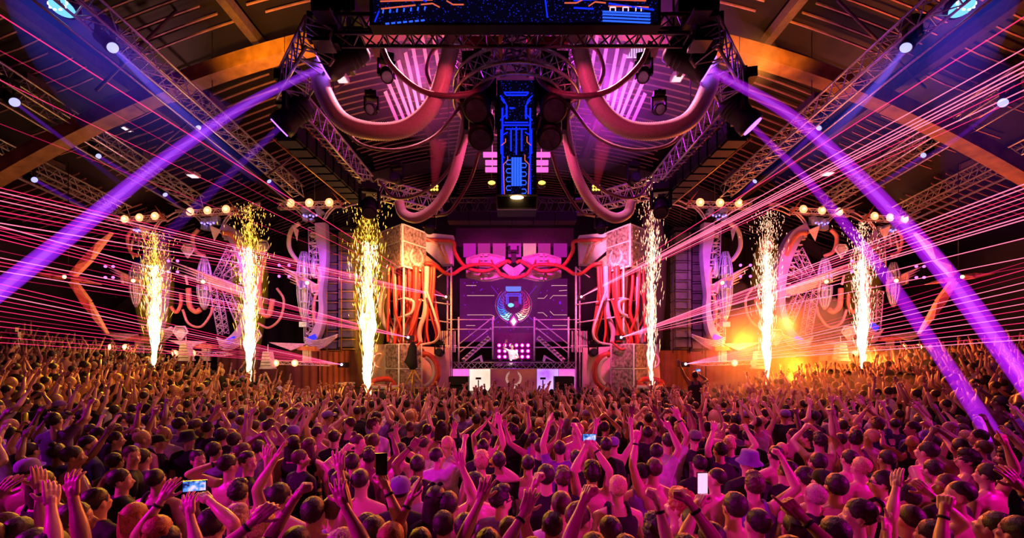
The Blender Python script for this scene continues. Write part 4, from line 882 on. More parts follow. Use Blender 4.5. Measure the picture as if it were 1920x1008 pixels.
# hex wings
hexm = mat('hex_panel_pink', (.85, .55, .7), .45, scale=2)
for s in (-1, 1):
    sd = 'left' if s < 0 else 'right'; X = lambda x: x if s < 0 else 1926-x
    t = thing('hex_wing', P(X(912), 500, 20.6), f'pink faceted wing decoration {sd} of centre over the video wall', 'decoration', 'faceted wings')
    for nm, poly in (('upper_panel', [(874, 484), (904, 475), (917, 475), (947, 482), (947, 489), (932, 498), (915, 501), (896, 499), (874, 494)]), ('lower_panel', [(874, 507), (900, 504), (930, 507), (955, 515), (945, 521), (920, 526), (905, 526), (874, 519)])):
        c = P(X(sum(p[0] for p in poly)/len(poly)), sum(p[1] for p in poly)/len(poly), 20.45); q_ = [P(X(x), y, 20.6) for x, y in poly]
        inner = [c+(p-P(c.x*0+X(sum(p_[0] for p_ in poly)/len(poly)), sum(p_[1] for p_ in poly)/len(poly), 20.6))*.72 for p in q_]; n = len(q_)
        mb = MB(); mb.prism(q_, (0, .25, 0)); mb.add(q_+inner, [(i, (i+1) % n, n+(i+1) % n, n+i) for i in range(n)]+[tuple(range(n, 2*n))]); part(nm, mb, hexm, t)
        rim = MB(); rim.tube([p+Vector((0, -.02, 0)) for p in q_], .025, 5, closed=True); part('rim', rim, pale, t)
    cl = MB()
    for y in (478, 486, 494, 508, 516, 522): cl.box(P(X(911), y, 20.35), (.16, .12, .12)).box(P(X(903), y+1, 20.35), (.1, .1, .08))
    part('clasp', cl, pale, t)
    for k, (x0, y0, x1, y1) in enumerate([(899, 487, 896, 505), (921, 487, 926, 498), (905, 508, 899, 519)]): part('red_pin', MB().tube([P(X(x0), y0, 20.2), P(X(x1), y1, 20.2)], .04, 8), redtube, t)
t = thing('center_mask', P(963, 505, 20.3), 'angular pale mask between the two faceted wings', 'decoration')
c = P(963, 506, 20.0)
for s in (-1, 1):
    part('facet', MB().prism([c+Vector((0, -.25, .05)), c+Vector((s*.35, 0, .32)), c+Vector((s*.55, .1, .12)), c+Vector((s*.2, 0, -.25)), c+Vector((0, -.2, -.38))], (0, .2, 0)), pale, t)
part('clamp', MB().box(P(963, 472, 20.3), (.5, .2, .16)).box(P(963, 483, 20.3), (.25, .2, .5)).box(P(955, 465, 20.3), (.1, .15, .2)).box(P(971, 465, 20.3), (.1, .15, .2)), black, t)
for s in (-1, 1):
    sd = 'left' if s < 0 else 'right'; X = lambda x: x if s < 0 else 1926-x
    hose('red_hose', [P(X(797), 450, 18.8), P(X(825), 450, 18.9), P(X(850), 453, 19), P(X(852), 470, 19.2), P(X(866), 494, 19.6), P(X(885), 505, 19.8), P(X(910), 508, 19.9), P(X(935), 498, 19.9), P(X(950), 489, 19.9), P(X(957), 492, 20)], .085, redtube, f'red hose from the {sd} cube head over the faceted wing', 0, 'red hoses over the video wall', 10)
    hose('red_hose', [P(X(797), 493, 18.5), P(X(815), 497, 18.6), P(X(835), 512, 18.9), P(X(850), 513, 19.1), P(X(868), 502, 19.4), P(X(890), 496, 19.7), P(X(925), 498, 19.8), P(X(940), 515, 19.8), P(X(963), 521, 19.8)], .085, redtube, f'red hose dipping below the {sd} cube head towards the mask', 0, 'red hoses over the video wall', 10)

# ---------------------------------------------------------------- stairs, scaffold
tubew = mat('scaffold_tube', (.9, .8, .85), .35, .1)
for s in (-1, 1):
    sd = 'left' if s < 0 else 'right'; X = lambda x: x if s < 0 else 1926-x; Q_ = lambda x, y, Y=20.4: P(X(x), y, Y)
    t = thing('stage_stairs', Q_(870, 675), f'stair flight with handrails climbing from the {sd} to the centre landing', 'stairs', 'stage stairs')
    for Y in (20.0, 21.0):
        for a, b_ in (((858, 647), (921, 597)), ((862, 660), (921, 614))): part('handrail', MB().tube([Q_(*a, Y), Q_(*b_, Y)], .03, 6), tubew, t)
    for Y in (20, 21): part('stringer', MB().bar(Q_(868, 676, Y), Q_(918, 632, Y), .06, .2), tubew, t)
    for k in range(9): u_ = (k+.5)/9; c = (Q_(868, 676)+(Q_(918, 632)-Q_(868, 676))*u_); part('step', MB().box(c, (.16, 1.0, .04)), deckm, t)
    t = thing('railing_scaffold', Q_(924, 640), f'scaffold railing frame {sd} of the DJ', 'scaffold', 'scaffold frames')
    mb = MB()
    for x in (924, 860): mb.tube([Q_(x, 690 if x < 900 else 676, 20), Q_(x, 594, 20)], .045, 6)
    for y in (599, 617, 651): mb.tube([Q_(838, y, 20), Q_(924, y, 20)], .03, 6)
    part('tubes', mb, tubew, t)
    t = thing('white_grille', Q_(842, 640, 19.4), f'white slatted grille at the {sd} end of the stairs', 'grille', 'white grilles')
    for k in range(9): part('slat', MB().box(Q_(826+k*3.4, 640, 19.4), (.035, .05, 40/F*19.4)), pale, t)
    part('rail', MB().tube([Q_(824, 648, 19.4), Q_(856, 648, 19.4)], .03, 6), pale, t)
    t = thing('scaffold_tower', Q_(846, 560, 19), f'tall scaffold tube tower beside the {sd} tube curtain', 'scaffold', 'scaffold towers')
    mb = MB()
    for x, Y in ((846, 19), (839, 21), (730, 18.8), (757, 17.6)): mb.tube([Q_(x, 738, Y), Q_(x, 500 if x != 757 else 498, Y)], .045, 6)
    for y in (566, 600): mb.tube([Q_(730, y, 18.8), Q_(757, y-8, 17.6), Q_(846, y+5, 19)], .035, 6)
    mb.tube([Q_(820, 520, 19), Q_(846, 502, 19)], .03, 6); mb.tube([Q_(733, 612, 18.7), Q_(757, 655, 17.6)], .03, 6)
    part('tubes', mb, tubew, t)
mb = MB(); mb.tube([P(924, 613, 20), P(1002, 613, 20)], .035, 6); single('landing_rail', mb, tubew, 'horizontal rail across the landing above the DJ', 'rail')

# ---------------------------------------------------------------- cube heads with tube curtains
cubem = mat('etched_panel', (.12, .08, .075), .5, var=.5, scale=9, bump=.6, c2=(.62, .46, .42))
edge = mat('pale_edge', (.95, .92, .9), .4)
def cube_head(s):
    sd = 'left' if s < 0 else 'right'; X = lambda x: x if s < 0 else 1936-x
    A = Vector(P(X(755), 421, 17.5))
    B_ = Vector(P(X(713), 442, 18.7)); C = Vector(P(X(797), 434, 18.7)); zt, zb = P(0, 421, 17.5).z, P(0, 498, 17.5).z
    t = thing('cube_head', A, f'{sd} etched cube head with horseshoe emblem above the tube curtain', 'decoration', 'cube heads')
    A.z = B_.z = C.z = 0; D = B_+C-A
    def pt(p, z): return Vector((p.x, p.y, z))
    part('body', MB().prism([pt(A, zb), pt(C, zb), pt(D, zb), pt(B_, zb)], (0, 0, zt-zb)), darkalu, t)
    def panel(P0, P1, z0, z1, u0, u1, nm='etched_panel'):
        d = (P1-P0); n = Vector((d.y, -d.x, 0)).normalized(); n = n if n.y < 0 else -n; q0, q1 = P0+d*u0, P0+d*u1; part(nm, MB().prism([pt(q0, z0)+n*.02, pt(q1, z0)+n*.02, pt(q1, z1)+n*.02, pt(q0, z1)+n*.02], n*.06), cubem, t)
    m_ = zb+(zt-zb)*.60
    for u0, u1 in ((.03, .49), (.52, .97)): panel(A, C, m_+.05, zt-.04, u0, u1)
    panel(A, C, zb+.04, m_-.03, .03, .97)
    for u0, u1 in ((.03, .32), (.35, .64), (.67, .97)): panel(A, B_, m_+.05, zt-.04, u0, u1)
    panel(A, B_, zb+.04, m_-.03, .03, .55); panel(A, B_, zb+.04, m_-.03, .58, .97)
    ed = MB()
    for z in (zb, m_, zt):
        for a, b_ in ((A, C), (A, B_)): ed.bar(pt(a, z), pt(b_, z), .085)
    for p in (A, B_, C): ed.bar(pt(p, zb), pt(p, zt), .08)
    part('edge_trim', ed, edge, t)
    d = (C-A).normalized()*(1 if s < 0 else -1); n = Vector((d.y, -d.x, 0)); O = A+(C-A)*.52+n*.1; O.z = zb+.5
    feather_wreath(0, 0, .42, 0, emb, t, yv=d, o=O, th=.03)
    # flared lamp shade towards the centre
    q_ = [P(X(799), 436, 18.8), P(X(850), 441, 19.2), P(X(848), 494, 19.2), P(X(827), 495, 19.2), P(X(799), 470, 18.8)]
    part('shade', MB().prism(q_, (0, .5, 0)), mat('shade_white', (.9, .75, .8), .5, scale=1.5), t)
    part('side_wing', MB().prism([P(X(799), 478, 18.6), P(X(824), 497, 18.9), P(X(797), 504, 18.6)], (0, .3, 0)), mat('copper_panel', (.8, .4, .25), .5), t)
    for a, b_ in (((830, 458), (842, 494)), ((822, 460), (838, 494)), ((799, 446), (826, 460))): part('strut', MB().tube([P(X(a[0]), a[1], 18.75), P(X(b_[0]), b_[1], 18.85)], .05, 6), mat('copper_panel', (.8, .4, .25), .5), t)
    # tubes
    rr = random.Random(5)
    tubes = []
    ORD = 'first second third fourth fifth sixth seventh eighth ninth tenth eleventh twelfth thirteenth fourteenth fifteenth sixteenth seventeenth eighteenth nineteenth twentieth twenty-first twenty-second twenty-third twenty-fourth'.split()
    for k in range(24):
        x0 = 722+k*4+rr.uniform(-2, 2); Y0 = 17.9+rr.random()*1.0; xb = x0+rr.uniform(-13, 13)+(770-x0)*.1; w_ = rr.choice([.03, .05, .07, .11, .14])
        bulge = rr.uniform(-9, 9)
        hose('hanging_tube', [P(X(x0), 500, Y0), P(X(x0+bulge*.3), 540, Y0-.1), P(X(x0+bulge), 585, Y0-.2), P(X(xb+bulge*.6), 620, Y0-.1), P(X(xb), 642+rr.uniform(-3, 6), Y0)], w_, redtube if k % 5 else hosem, f'{"thin" if w_ < .06 else "thick" if w_ > .1 else "medium"} {"red" if k % 5 else "pale"} tube hanging from the {sd} cube head, {ORD[k]} from its outer edge', 0, f'tubes hanging from the {sd} cube head', 10, 'tube')
    hose('tube', [P(X(762), 560, 17.6), P(X(775), 566, 17.5), P(X(772), 585, 17.5), P(X(760), 592, 17.6)], .06, hosem, f'pale tube bent like a claw in the {sd} tube curtain', 0, 'claw bent tubes', 10, 'tube')
    hose('tube', [P(X(800), 545, 17.8), P(X(815), 590, 17.6), P(X(824), 622, 17.5), P(X(815), 640, 17.6), P(X(790), 646, 17.8)], .05, hosem, f'pale tube hooking around the foot of the {sd} tube curtain', 0, 'hooked tubes', 10, 'tube')
    hose('tube', [P(X(790), 560, 17.7), P(X(775), 610, 17.4), P(X(760), 640, 17.5), P(X(770), 655, 17.3), P(X(790), 640, 17.4)], .045, redtube, f'thin red tube looping low on the {sd} tube curtain', 0, 'low looping tubes', 10, 'tube')
    # lower block
    t = thing('base_block', P(X(748), 735, 17.4), f'{sd} etched base block with ring tubes below the tube curtain', 'decoration', 'base blocks')
    A = P(X(748), 700, 17.2); B_ = P(X(724), 700, 17.9); C = P(X(790), 700, 17.7); A.z = B_.z = C.z = 0; D = B_+C-A+Vector((0, .6, 0)); zb, zt = 1.42, P(0, 645, 17.2).z
    part('body', MB().prism([pt(A, zb), pt(C, zb), pt(D, zb), pt(B_, zb)], (0, 0, zt-zb)), darkalu, t)
    m_ = (zb+zt)/2
    def panel2(P0, P1, z0, z1, u0, u1, mm=cubem):
        d = (P1-P0); n = Vector((d.y, -d.x, 0)).normalized(); n = n if n.y < 0 else -n; q0, q1 = P0+d*u0, P0+d*u1; part('etched_panel', MB().prism([pt(q0, z0)+n*.02, pt(q1, z0)+n*.02, pt(q1, z1)+n*.02, pt(q0, z1)+n*.02], n*.06), mm, t)
    for z0, z1 in ((zb, m_-.05), (m_+.05, zt)):
        panel2(A, C, z0, z1, .05, .95); panel2(A, B_, z0, z1, .08, .92)
    ed = MB()
    for z in (zb, m_, zt):
        for a, b_ in ((A, C), (A, B_)): ed.bar(pt(a, z), pt(b_, z), .06)
    for p in (A, B_, C): ed.bar(pt(p, zb), pt(p, zt), .07)
    part('edge_trim', ed, edge, t)
    part('wing_panel', MB().prism([P(X(790), 649, 17.9), P(X(843), 652, 18.4), P(X(843), 738, 18.4), P(X(790), 738, 17.9)], (0, .2, 0)), mat('panel_rose', (.85, .5, .6), .5, scale=1.5), t)
    part('wing_panel', MB().prism([P(X(702), 645, 18.6), P(X(724), 645, 18.1), P(X(724), 738, 18.1), P(X(696), 738, 18.6)], (0, .2, 0)), mat('panel_sand', (.8, .6, .45), .5, scale=1.5), t)
    part('ring_tube', MB().tube([P(X(793), 664, 17.5)+Vector((s*-1*(.62*math.sin(a)), 0, -.72+.72*math.cos(a))) for a in [math.radians(x) for x in range(0, 181, 10)]], [.13]*19, 12), redtube, t)
    part('ring_tube', MB().tube([P(X(790), 666, 17.45)+Vector((s*-1*(.52*math.sin(a)), 0, -.66+.62*math.cos(a))) for a in [math.radians(x) for x in range(20, 171, 10)]], [.09]*16, 12), hosem, t)
    part('ring_tube', MB().tube([P(X(718), 718, 17.3)+Vector((.5*math.cos(a), .3*math.sin(a), .16*math.sin(a*1.0))) for a in [math.radians(x) for x in range(0, 360, 12)]], .11, 12, closed=True), redtube, t)
    part('ring_tube', MB().tube([P(X(722), 728, 17.2)+Vector((.55*math.cos(a), .3*math.sin(a), .06)) for a in [math.radians(x) for x in range(0, 360, 12)]], .09, 12, closed=True), hosem, t)
    part('ring_tube', MB().tube([P(X(712), 676, 18.3)+Vector((.27*math.cos(a), 0, .30*math.sin(a))) for a in [math.radians(x) for x in range(0, 360, 15)]], .04, 8, closed=True), hosem, t)
    c = P(X(824), 661, 17.9); moving_head(c, c+Vector((0, -1, .1)), .8, f'black lamp standing before the rose panel of the {sd} base block', None, None, group='block lamps')
for s in (-1, 1): cube_head(s)
# draped followspot on tripod
t = thing('tripod_light', P(773, 735, 16.6), 'black draped light on a yellowish tripod before the left base block', 'stage light')
part('drape', MB().tube([P(774, 640, 16.6), P(774, 650, 16.6), P(772, 668, 16.6), P(770, 676, 16.6), P(776, 690, 16.6), P(775, 693, 16.6)], [.05, .16, .2, .26, .16, .02], 14), rubber, t)
for dx in (-.5, 0, .5): part('leg', MB().tube([P(775, 690, 16.6), P(775, 736, 16.6)+Vector((dx, .25 if dx else -.3, 0))], .025, 6), goldedge, t)
part('column', MB().tube([P(775, 680, 16.6), P(775, 722, 16.6)], .04, 6), goldedge, t); part('spreader', MB().tube([P(768, 712, 16.6), P(782, 712, 16.6)], .02, 5), goldedge, t)
for i, (x0, x1, lb) in enumerate([(735, 750, 'left, under the tripod'), (778, 792, 'left, beside the tripod'), (818, 842, 'at the left subwoofer'), (1090, 1112, 'at the right subwoofer'), (1165, 1185, 'under the right base block')]):
    t = thing('stage_step', P((x0+x1)/2, 736, 16.5), f'low vented box on the stage edge {lb}', 'box', 'vented boxes at the stage edge')
    part('body', MB().box(P((x0+x1)/2, 733, 16.7), ((x1-x0)/F*16.7, .3, .3)), goldedge if x0 < 800 else darkalu, t)
    for k in range(5): part('vent', MB().box(P(x0+(x1-x0)*(k+.5)/5, 733, 16.52), (.03, .04, .2)), black, t)

# ---------------------------------------------------------------- line arrays
for s in (-1, 1):
    sd = 'left' if s < 0 else 'right'; X = lambda x: x if s < 0 else 1930-x
    pam = mat('array_cabinet', (.10, .09, .07), .5, scale=5)
    for c_, (x0, x1, Y, nm) in enumerate([(613, 637, 18, 'outer'), (640, 668, 17.6, 'inner')]):
        t = thing('line_array', P(X((x0+x1)/2), 440, Y), f'{nm} tall column of dark speaker cabinets {sd} of the stage', 'speaker', 'line array speaker columns')
        for k in range(12):
            y = 447+k*18+ (0 if c_ else 3); c = P(X((x0+x1)/2), y, Y); k_ = part('cabinet', MB().box(c, ((x1-x0)/F*Y, .6, 16.6/F*Y), Matrix.Rotation(-.02*k, 3, 'X')), pam, t)
        mb = MB()
        for k in range(13): y = 438+k*18+(0 if c_ else 3); mb.tube([P(X(x0), y, Y-.33), P(X(x1), y, Y-.33)], .015, 5)
        for x in (x0, x1): mb.tube([P(X(x), 432, Y-.33), P(X(x), 662, Y-.33)], .02, 5)
        part('rigging_frame', mb, goldedge if s < 0 else darkalu, t)
        top = P(X((x0+x1)/2), 432, Y); part('bumper', MB().box(top, (.7, .5, .12)).tube([top, (top.x, top.y, zr(top.x)+.2)], .02, 5), darkalu, t)
# ---------------------------------------------------------------- side totems
bladem = mat('blade_lilac', (.62, .42, .78), .4, .2, scale=2); lant = mat('lantern_steel', (.62, .66, .9), .3, .5, scale=12); ribm = mat('rib_pale', (.8, .66, .78), .4, .3); spikem = mat('spike_rose', (.85, .55, .5), .45); coralm = mat('coral_plate', (.85, .25, .16), .45)
warm = emit('warm_bulb', (1, .36, .10), 9); warmh = emit('warm_halo', (1, .25, .1), 3, False); pinkb = emit('pink_bulb', (1, .12, .8), 3, False); insert = mat('insert_pale', (.95, .7, .72), .4)
def totem(s, kind, cx, kx, Y, label):
    """kind big: straight blade; mid: wide crescent with crossed trusses; far: slim. Local coordinates: dx, y in photo pixels, metres after P."""
    def T(dx, y, dy=0): x = cx+dx*kx; return P(x if s < 0 else 1930-x, y, Y)+Vector((0, dy, 0))
    r = thing('totem', T(0, 640), label, 'decoration', 'hanging stage totems')
    u = lambda n: n/F*Y
    # head truss with three warm lamps
    head_y = dict(big=383, mid=397, far=410)[kind]; tilt = dict(big=-2, mid=-8, far=-9)[kind]
    a, b = T(-68, head_y+4), T(52, head_y+tilt*.3)
    truss(r, a, b, ribm, w_=.2, h=.2, bay=.35, r=.022, rb=.013)
    wing = bez([T(52, head_y+tilt*.3), T(66, head_y-6+tilt*.4), T(78, head_y-8+tilt*.6), T(95, head_y-9+tilt)], 12)
    part('wing_rib', MB().tube(wing, .035, 6), ribm, r); part('wing_rib', MB().tube([p-Vector((0, 0, .2)) for p in wing], .03, 6), ribm, r)
    part('wing_frame', MB().box(T(84, head_y-5+tilt), (u(20)*kx, .1, .12)), ribm, r)
    for k, dx in enumerate((-42, -7, 30)):
        c = T(dx, head_y-1+tilt*dx/120, -.18); l = part('lamp', MB().ball(c, .062, 14, 10), warm, r, 'warm glowing lamp'); part('lamp_halo', MB().tube([c+Vector((0, .1, 0)), c+Vector((0, .04, 0))], [.1, .17], 14), warmh, l)  # emissive flare stands for the lamp's halo
    for a_, b_, w_ in (((-86, head_y-14), (-45, head_y+1), 5), ((35, head_y-22), (54, head_y+2), 6)):
        A, B = T(*a_, -.25), T(*b_, -.25); n = frame(B-A)[1]; part('spike', MB().add([A, B+Vector((0, 0, u(w_)/2)), B-Vector((0, 0, u(w_)/2)), B+Vector((0, .2, 0))], [(0, 1, 2), (0, 2, 3), (0, 3, 1), (1, 3, 2)]), coralm if a_[0] > 0 else spikem, r)
    for e in (-1, 1):
        for k in (0, 6): part('bracket', MB().tube(bez([T(e*(44-k), head_y+3, -.05), T(e*(30-k), head_y+14), T(e*(20-k*.6), head_y+28)], 8), .03, 6), ribm, r)
    nk = MB()
    for k in range(9): rr = random.Random(k+cx); nk.box(T(rr.uniform(-18, 12), head_y+rr.uniform(10, 30), rr.uniform(-.1, .1)), (rr.uniform(.1, .35)*kx, .2, rr.uniform(.06, .22)), Matrix.Rotation(rr.uniform(-.6, .6), 3, 'Y'))
    part('neck', nk, lant, r)
    for k in range(5): part('neck_light', MB().ball(T(-16+k*6, head_y+24+2*(k % 2), -.22), .04, 8, 6), emit('ice_bulb', (.3, .2, 1), 2.5, False), r)
    # blade
    if kind == 'mid': path = [(18, 425), (38, 440), (54, 465), (66, 500), (70, 540), (68, 580), (58, 612), (40, 636), (15, 646)]; ws = [16, 24, 26, 22, 14, 12, 14, 18, 10]
    elif kind == 'big': path = [(11, 418), (13, 450), (16, 480), (15, 520), (12, 552), (13, 580), (8, 610), (-2, 632), (-16, 646)]; ws = [20, 19, 14, 9, 8, 9, 13, 16, 8]
    else: path = [(22, 436), (34, 455), (42, 480), (44, 510), (42, 545), (38, 580), (30, 610), (18, 632)]; ws = [10, 14, 14, 10, 8, 8, 10, 8]
    pp = bez([T(*p) for p in path], 40); wq = np.interp(np.linspace(0, 1, len(pp)), np.linspace(0, 1, len(ws)), ws)
    vs = []
    for i, p in enumerate(pp):
        t_ = (pp[min(i+1, len(pp)-1)]-pp[max(i-1, 0)]).normalized(); n = Vector((t_.z, 0, -t_.x)); h = n*u(wq[i])/2*kx
        vs += [p-h-Vector((0, .06, 0)), p+h-Vector((0, .06, 0)), p+h+Vector((0, .3, 0)), p-h+Vector((0, .3, 0))]
    N = len(pp); part('blade', MB().add(vs, [(i*4+k, i*4+(k+1) % 4, i*4+4+(k+1) % 4, i*4+4+k) for i in range(N-1) for k in range(4)]+[(3, 2, 1, 0), ((N-1)*4, (N-1)*4+1, (N-1)*4+2, (N-1)*4+3)]), bladem, r)
    for k in range(13):
        i = int(3+k*1.6); p = pp[i]; 
        part('fin', MB().box(p+Vector((s*.0-(1 if s < 0 else -1)*u(wq[i]/2+5)*kx, 0, 0)), (u(9)*kx, .12, .05)), ribm, r)
    f_ = MB(); e0 = path[-1]
    for k in range(6):
        part('comb_rib', MB().tube(bez([T(e0[0]-2+k*2, e0[1]+3-k*3.2, -.1*k), T(e0[0]+14+k*2, e0[1]+9-k*3.2, -.1*k), T(e0[0]+32+k*2, e0[1]+3-k*2.4, -.1*k), T(e0[0]+54+k*3, e0[1]-14-k*.8, -.1*k)], 14), .028, 5), ribm, r)
    f_.tube(bez([T(e0[0]-4, e0[1]+4), T(e0[0]+12, e0[1]+10), T(e0[0]+34, e0[1]+3), T(e0[0]+58, e0[1]-16)], 16), .04, 6)
    part('comb_rail', f_, ribm, r)
    part('blue_plate', MB().prism([T(path[-2][0]-14, path[-2][1]+2, -.1), T(path[-2][0]+4, path[-2][1]-6, -.1), T(path[-2][0]+8, path[-2][1]+2, -.1), T(path[-2][0]-8, path[-2][1]+10, -.1)], (0, .05, 0)), emit('plate_blue', (.05, .04, 1), 1.2, False), r)
    cols = dict(big=[((-6, 425), (-4, 500)), ((-14, 545), (-10, 640))], mid=[((2, 522), (32, 466)), ((15, 526), (62, 492)), ((-4, 532), (14, 626)), ((20, 536), (54, 612))], far=[((4, 440), (0, 500)), ((6, 545), (14, 630)), ((-20, 420), (-26, 460))])[kind]
    for k, (a_, b_) in enumerate(cols):
        ch, br = truss_mb(T(*a_, .2), T(*b_, .2), w_=.3*max(kx, .7), h=.3, bay=.35, r=.024, rb=.016)
        q_ = part('cross_truss', ch[0], bladem, r)
        for c_ in ch[1:]: part('chord', c_, bladem, q_)
        part('bracing', br, ribm, q_)
    # lanterns
    lx = dict(big=-20, mid=-18, far=-22)[kind]; ly = dict(big=(472, 528, 602), mid=(484, 535, 580), far=(492, 530, 575))[kind]
    for k, (y0, y1, flip) in enumerate(((ly[0], ly[1]-6, 0), (ly[1], ly[2], 1))):
        ln = MB()
        for j in range(10):
            an = 2*PI*j/10; pts = []
            for i in range(7):
                t_ = i/6; y = y0+(y1-y0)*t_; rr = u(12)*max(.6, kx)*(math.sin(PI*(.12+.45*t_)) if not flip else math.sin(PI*(.57-.5*t_)+.0) if t_ < .99 else .1)
                p = T(lx, y); pts.append(p+Vector((rr*math.cos(an), rr*math.sin(an), 0)))
            ln.tube(pts, .028, 5)
        for i in (1, 3, 5): t_ = i/6; y = y0+(y1-y0)*t_; rr = u(11)*max(.6, kx)*(math.sin(PI*(.12+.45*t_)) if not flip else math.sin(PI*(.57-.5*t_))); ln.tube([T(lx, y), T(lx, y+3)], rr, 14)
        ln.tube([T(lx, y0+(y1-y0)*i/6) for i in range(7)], [u(8)*max(.6, kx)*(math.sin(PI*(.12+.45*i/6)) if not flip else math.sin(PI*(.57-.5*i/6))) for i in range(7)], 10)
        part('lantern', ln, lant, r)
    if kind == 'big':
        for dx in (-2,): part('lantern', MB().tube([T(dx, 478), T(dx, 492), T(dx, 515), T(dx, 522)], [.03, .1, .12, .02], 10), lant, r)
        part('pendant', MB().tube([T(-20, 600), T(-20, 640)], .02, 5).box(T(-20, 608), (.3, .2, .2)).box(T(-18, 650), (.35, .3, .12)), lant, r)
    # spear arm
    ay = dict(big=528, mid=526, far=524)[kind]
    ends = dict(big=(-58, -20), mid=(-75, -26), far=(-72, -14))[kind]
    arm = MB(); x1 = dict(big=14, mid=90, far=-10)[kind]; y1 = dict(big=18, mid=30, far=10)[kind]
    for k in range(5):
        a_ = T(ends[0]+k*3, ay+ends[1]+k*7-8, -.4+.1*k); b_ = T(x1, ay+y1+(k-2)*2.5, .1); n = 3
        arm.tube([a_, a_+(b_-a_)*.3, a_+(b_-a_)*.6, b_], [.012, .05, .075, .05], 6)
    arm.bar(T(ends[0]+30, ay-8, -.3), T(ends[0]+34, ay+10, -.3), .06); arm.bar(T(-5, ay, -.1), T(-2, ay+22, -.1), .06)
    part('spear_arm', arm, spikem, r)
    for k in range(4): part('arm_lamp', MB().ball(T(ends[0]+4+18*(k % 2), ay+ends[1]-6+20*(k//2), -.5), .055, 8, 6), pinkb, r, 'pink glowing lamp')
    part('arm_lamp', MB().ball(T(-3, ay+6, -.5), .07, 10, 8), warm, r)
    # loops of tube
    def loop(pts, w_, m_): part('tube_loop', MB().tube(bez([T(*p) for p in pts], 24), w_, 10), m_, r)
    hp = mat('loop_rose', (.88, .32, .30), .4)
    loop([(-16, 490), (-34, 486), (-48, 462), (-44, 432), (-28, 418)] if kind == 'big' else [(-18, 480), (-36, 470), (-42, 445), (-30, 430)], .085*max(.7, kx), hosem if kind == 'big' else hp)
    if kind == 'big': loop([(0, 505), (8, 520), (6, 545), (0, 560), (-2, 590), (4, 606)], .06, hp); loop([(8, 500), (12, 515), (10, 528)], .09, hosem)
    if kind == 'mid':
        loop([(20, 437), (38, 440), (52, 458), (62, 480)], .12, coralm); loop([(-50, 540), (-48, 572), (-36, 584), (-26, 580)], .10, coralm); loop([(-62, 580), (-50, 606), (-25, 612), (-6, 590), (-2, 575)], .05, hp)
        loop([(94, 500), (92, 545), (98, 585), (112, 590), (120, 560)], .10, coralm); loop([(90, 606), (112, 614), (135, 596), (142, 562), (128, 540)], .05, hp); loop([(95, 530), (100, 500), (104, 480)], .08, coralm)
    if kind == 'far': loop([(62, 575), (75, 585), (86, 570), (86, 550)], .07, coralm); loop([(-30, 450), (-34, 470), (-28, 482)], .04, spikem)
    def kite(dx, y, w_, h):
        c = T(dx, y, -.3); q_ = [c+Vector((x*u(w_)*kx, 0, z*u(h))) for x, z in ((0, -1), (-.9, .3), (-.55, 1), (.55, 1), (.9, .3))]; k_ = part('kite_frame', MB().tube(q_, .045, 5, closed=True).tube([c+(p-c)*.72 for p in q_], .03, 5, closed=True), ribm, r); part('kite_insert', MB().prism([c+(p-c)*.6 for p in q_], (0, .05, 0)), insert, k_)
    if kind == 'mid': kite(-40, 474, 14, 12); kite(108, 470, 14, 15); kite(-55, 626, 16, 13); kite(90, 634, 17, 15)
    if kind == 'big': pass
    part('fang', MB().add([T(-36 if kind == 'big' else 2, 425, -.3), T(-25 if kind == 'big' else 22, 434, -.2), T(-26 if kind == 'big' else 12, 456, -.3), T(-30 if kind == 'big' else 10, 430, -.5)], [(0, 1, 2), (0, 2, 3), (0, 3, 1), (1, 3, 2)]), insert, r)
    # foot platform
    fy = dict(big=650, mid=646, far=632)[kind]; k = 1 if kind != 'far' else 1.1
    part('foot_spike', MB().add([T(-76*k, fy-8, -.4), T(-10, fy-6, -.1), T(-30, fy+7, -.6), T(-30, fy+2, .3)], [(0, 1, 2), (0, 3, 1), (0, 2, 3), (1, 3, 2)]), spikem, r)
    part('foot_plate', MB().prism([T(-26, fy-2, -.3), T(6, fy, -.3), T(6, fy+8, -.3), T(-26, fy+6, -.3)], (0, .5, 0)), coralm, r)
    part('foot_post', MB().box(T(-14, fy+18), (.16, .16, u(24))).box(T(-20, fy+18), (.08, .1, u(24))).box(T(-8, fy+18), (.08, .1, u(24))), ribm, r)
    fy2 = dict(big=681, mid=663, far=652)[kind]
    a_, b_ = T(-66, fy2-2, -.2), T(34, fy2+1, -.2)
    truss(r, a_, b_, ribm, w_=.16, h=.14, bay=.3, r=.02, rb=.012)
    for A, B, w_ in (((-100, fy2-8), (-62, fy2), 6), ((52, fy2+1), (30, fy2), 7)): A, B = T(*A, -.25), T(*B, -.25); part('foot_spike', MB().add([A, B+Vector((0, 0, u(w_)/2)), B-Vector((0, 0, u(w_)/2)), B+Vector((0, .2, 0))], [(0, 1, 2), (0, 2, 3), (0, 3, 1), (1, 3, 2)]), spikem, r)
    for dx in (-64, -29): c = T(dx, fy2-1, -.38); l = part('lamp', MB().ball(c, .08, 14, 10), warm, r, 'warm glowing lamp'); part('lamp_halo', MB().tube([c+Vector((0, .08, 0)), c+Vector((0, .03, 0))], [.09, .14], 14), warmh, l)  # lamp halo put in as an emissive flare
    part('coral_bar', MB().box(T(22, fy2+2, -.1), (u(34)*kx, .2, .09)), coralm, r)
    part('hanger', MB().tube([T(0, head_y), (T(0, head_y).x, Y, zr(T(0, 0).x)+.2)], .018, 5), darkalu, r)
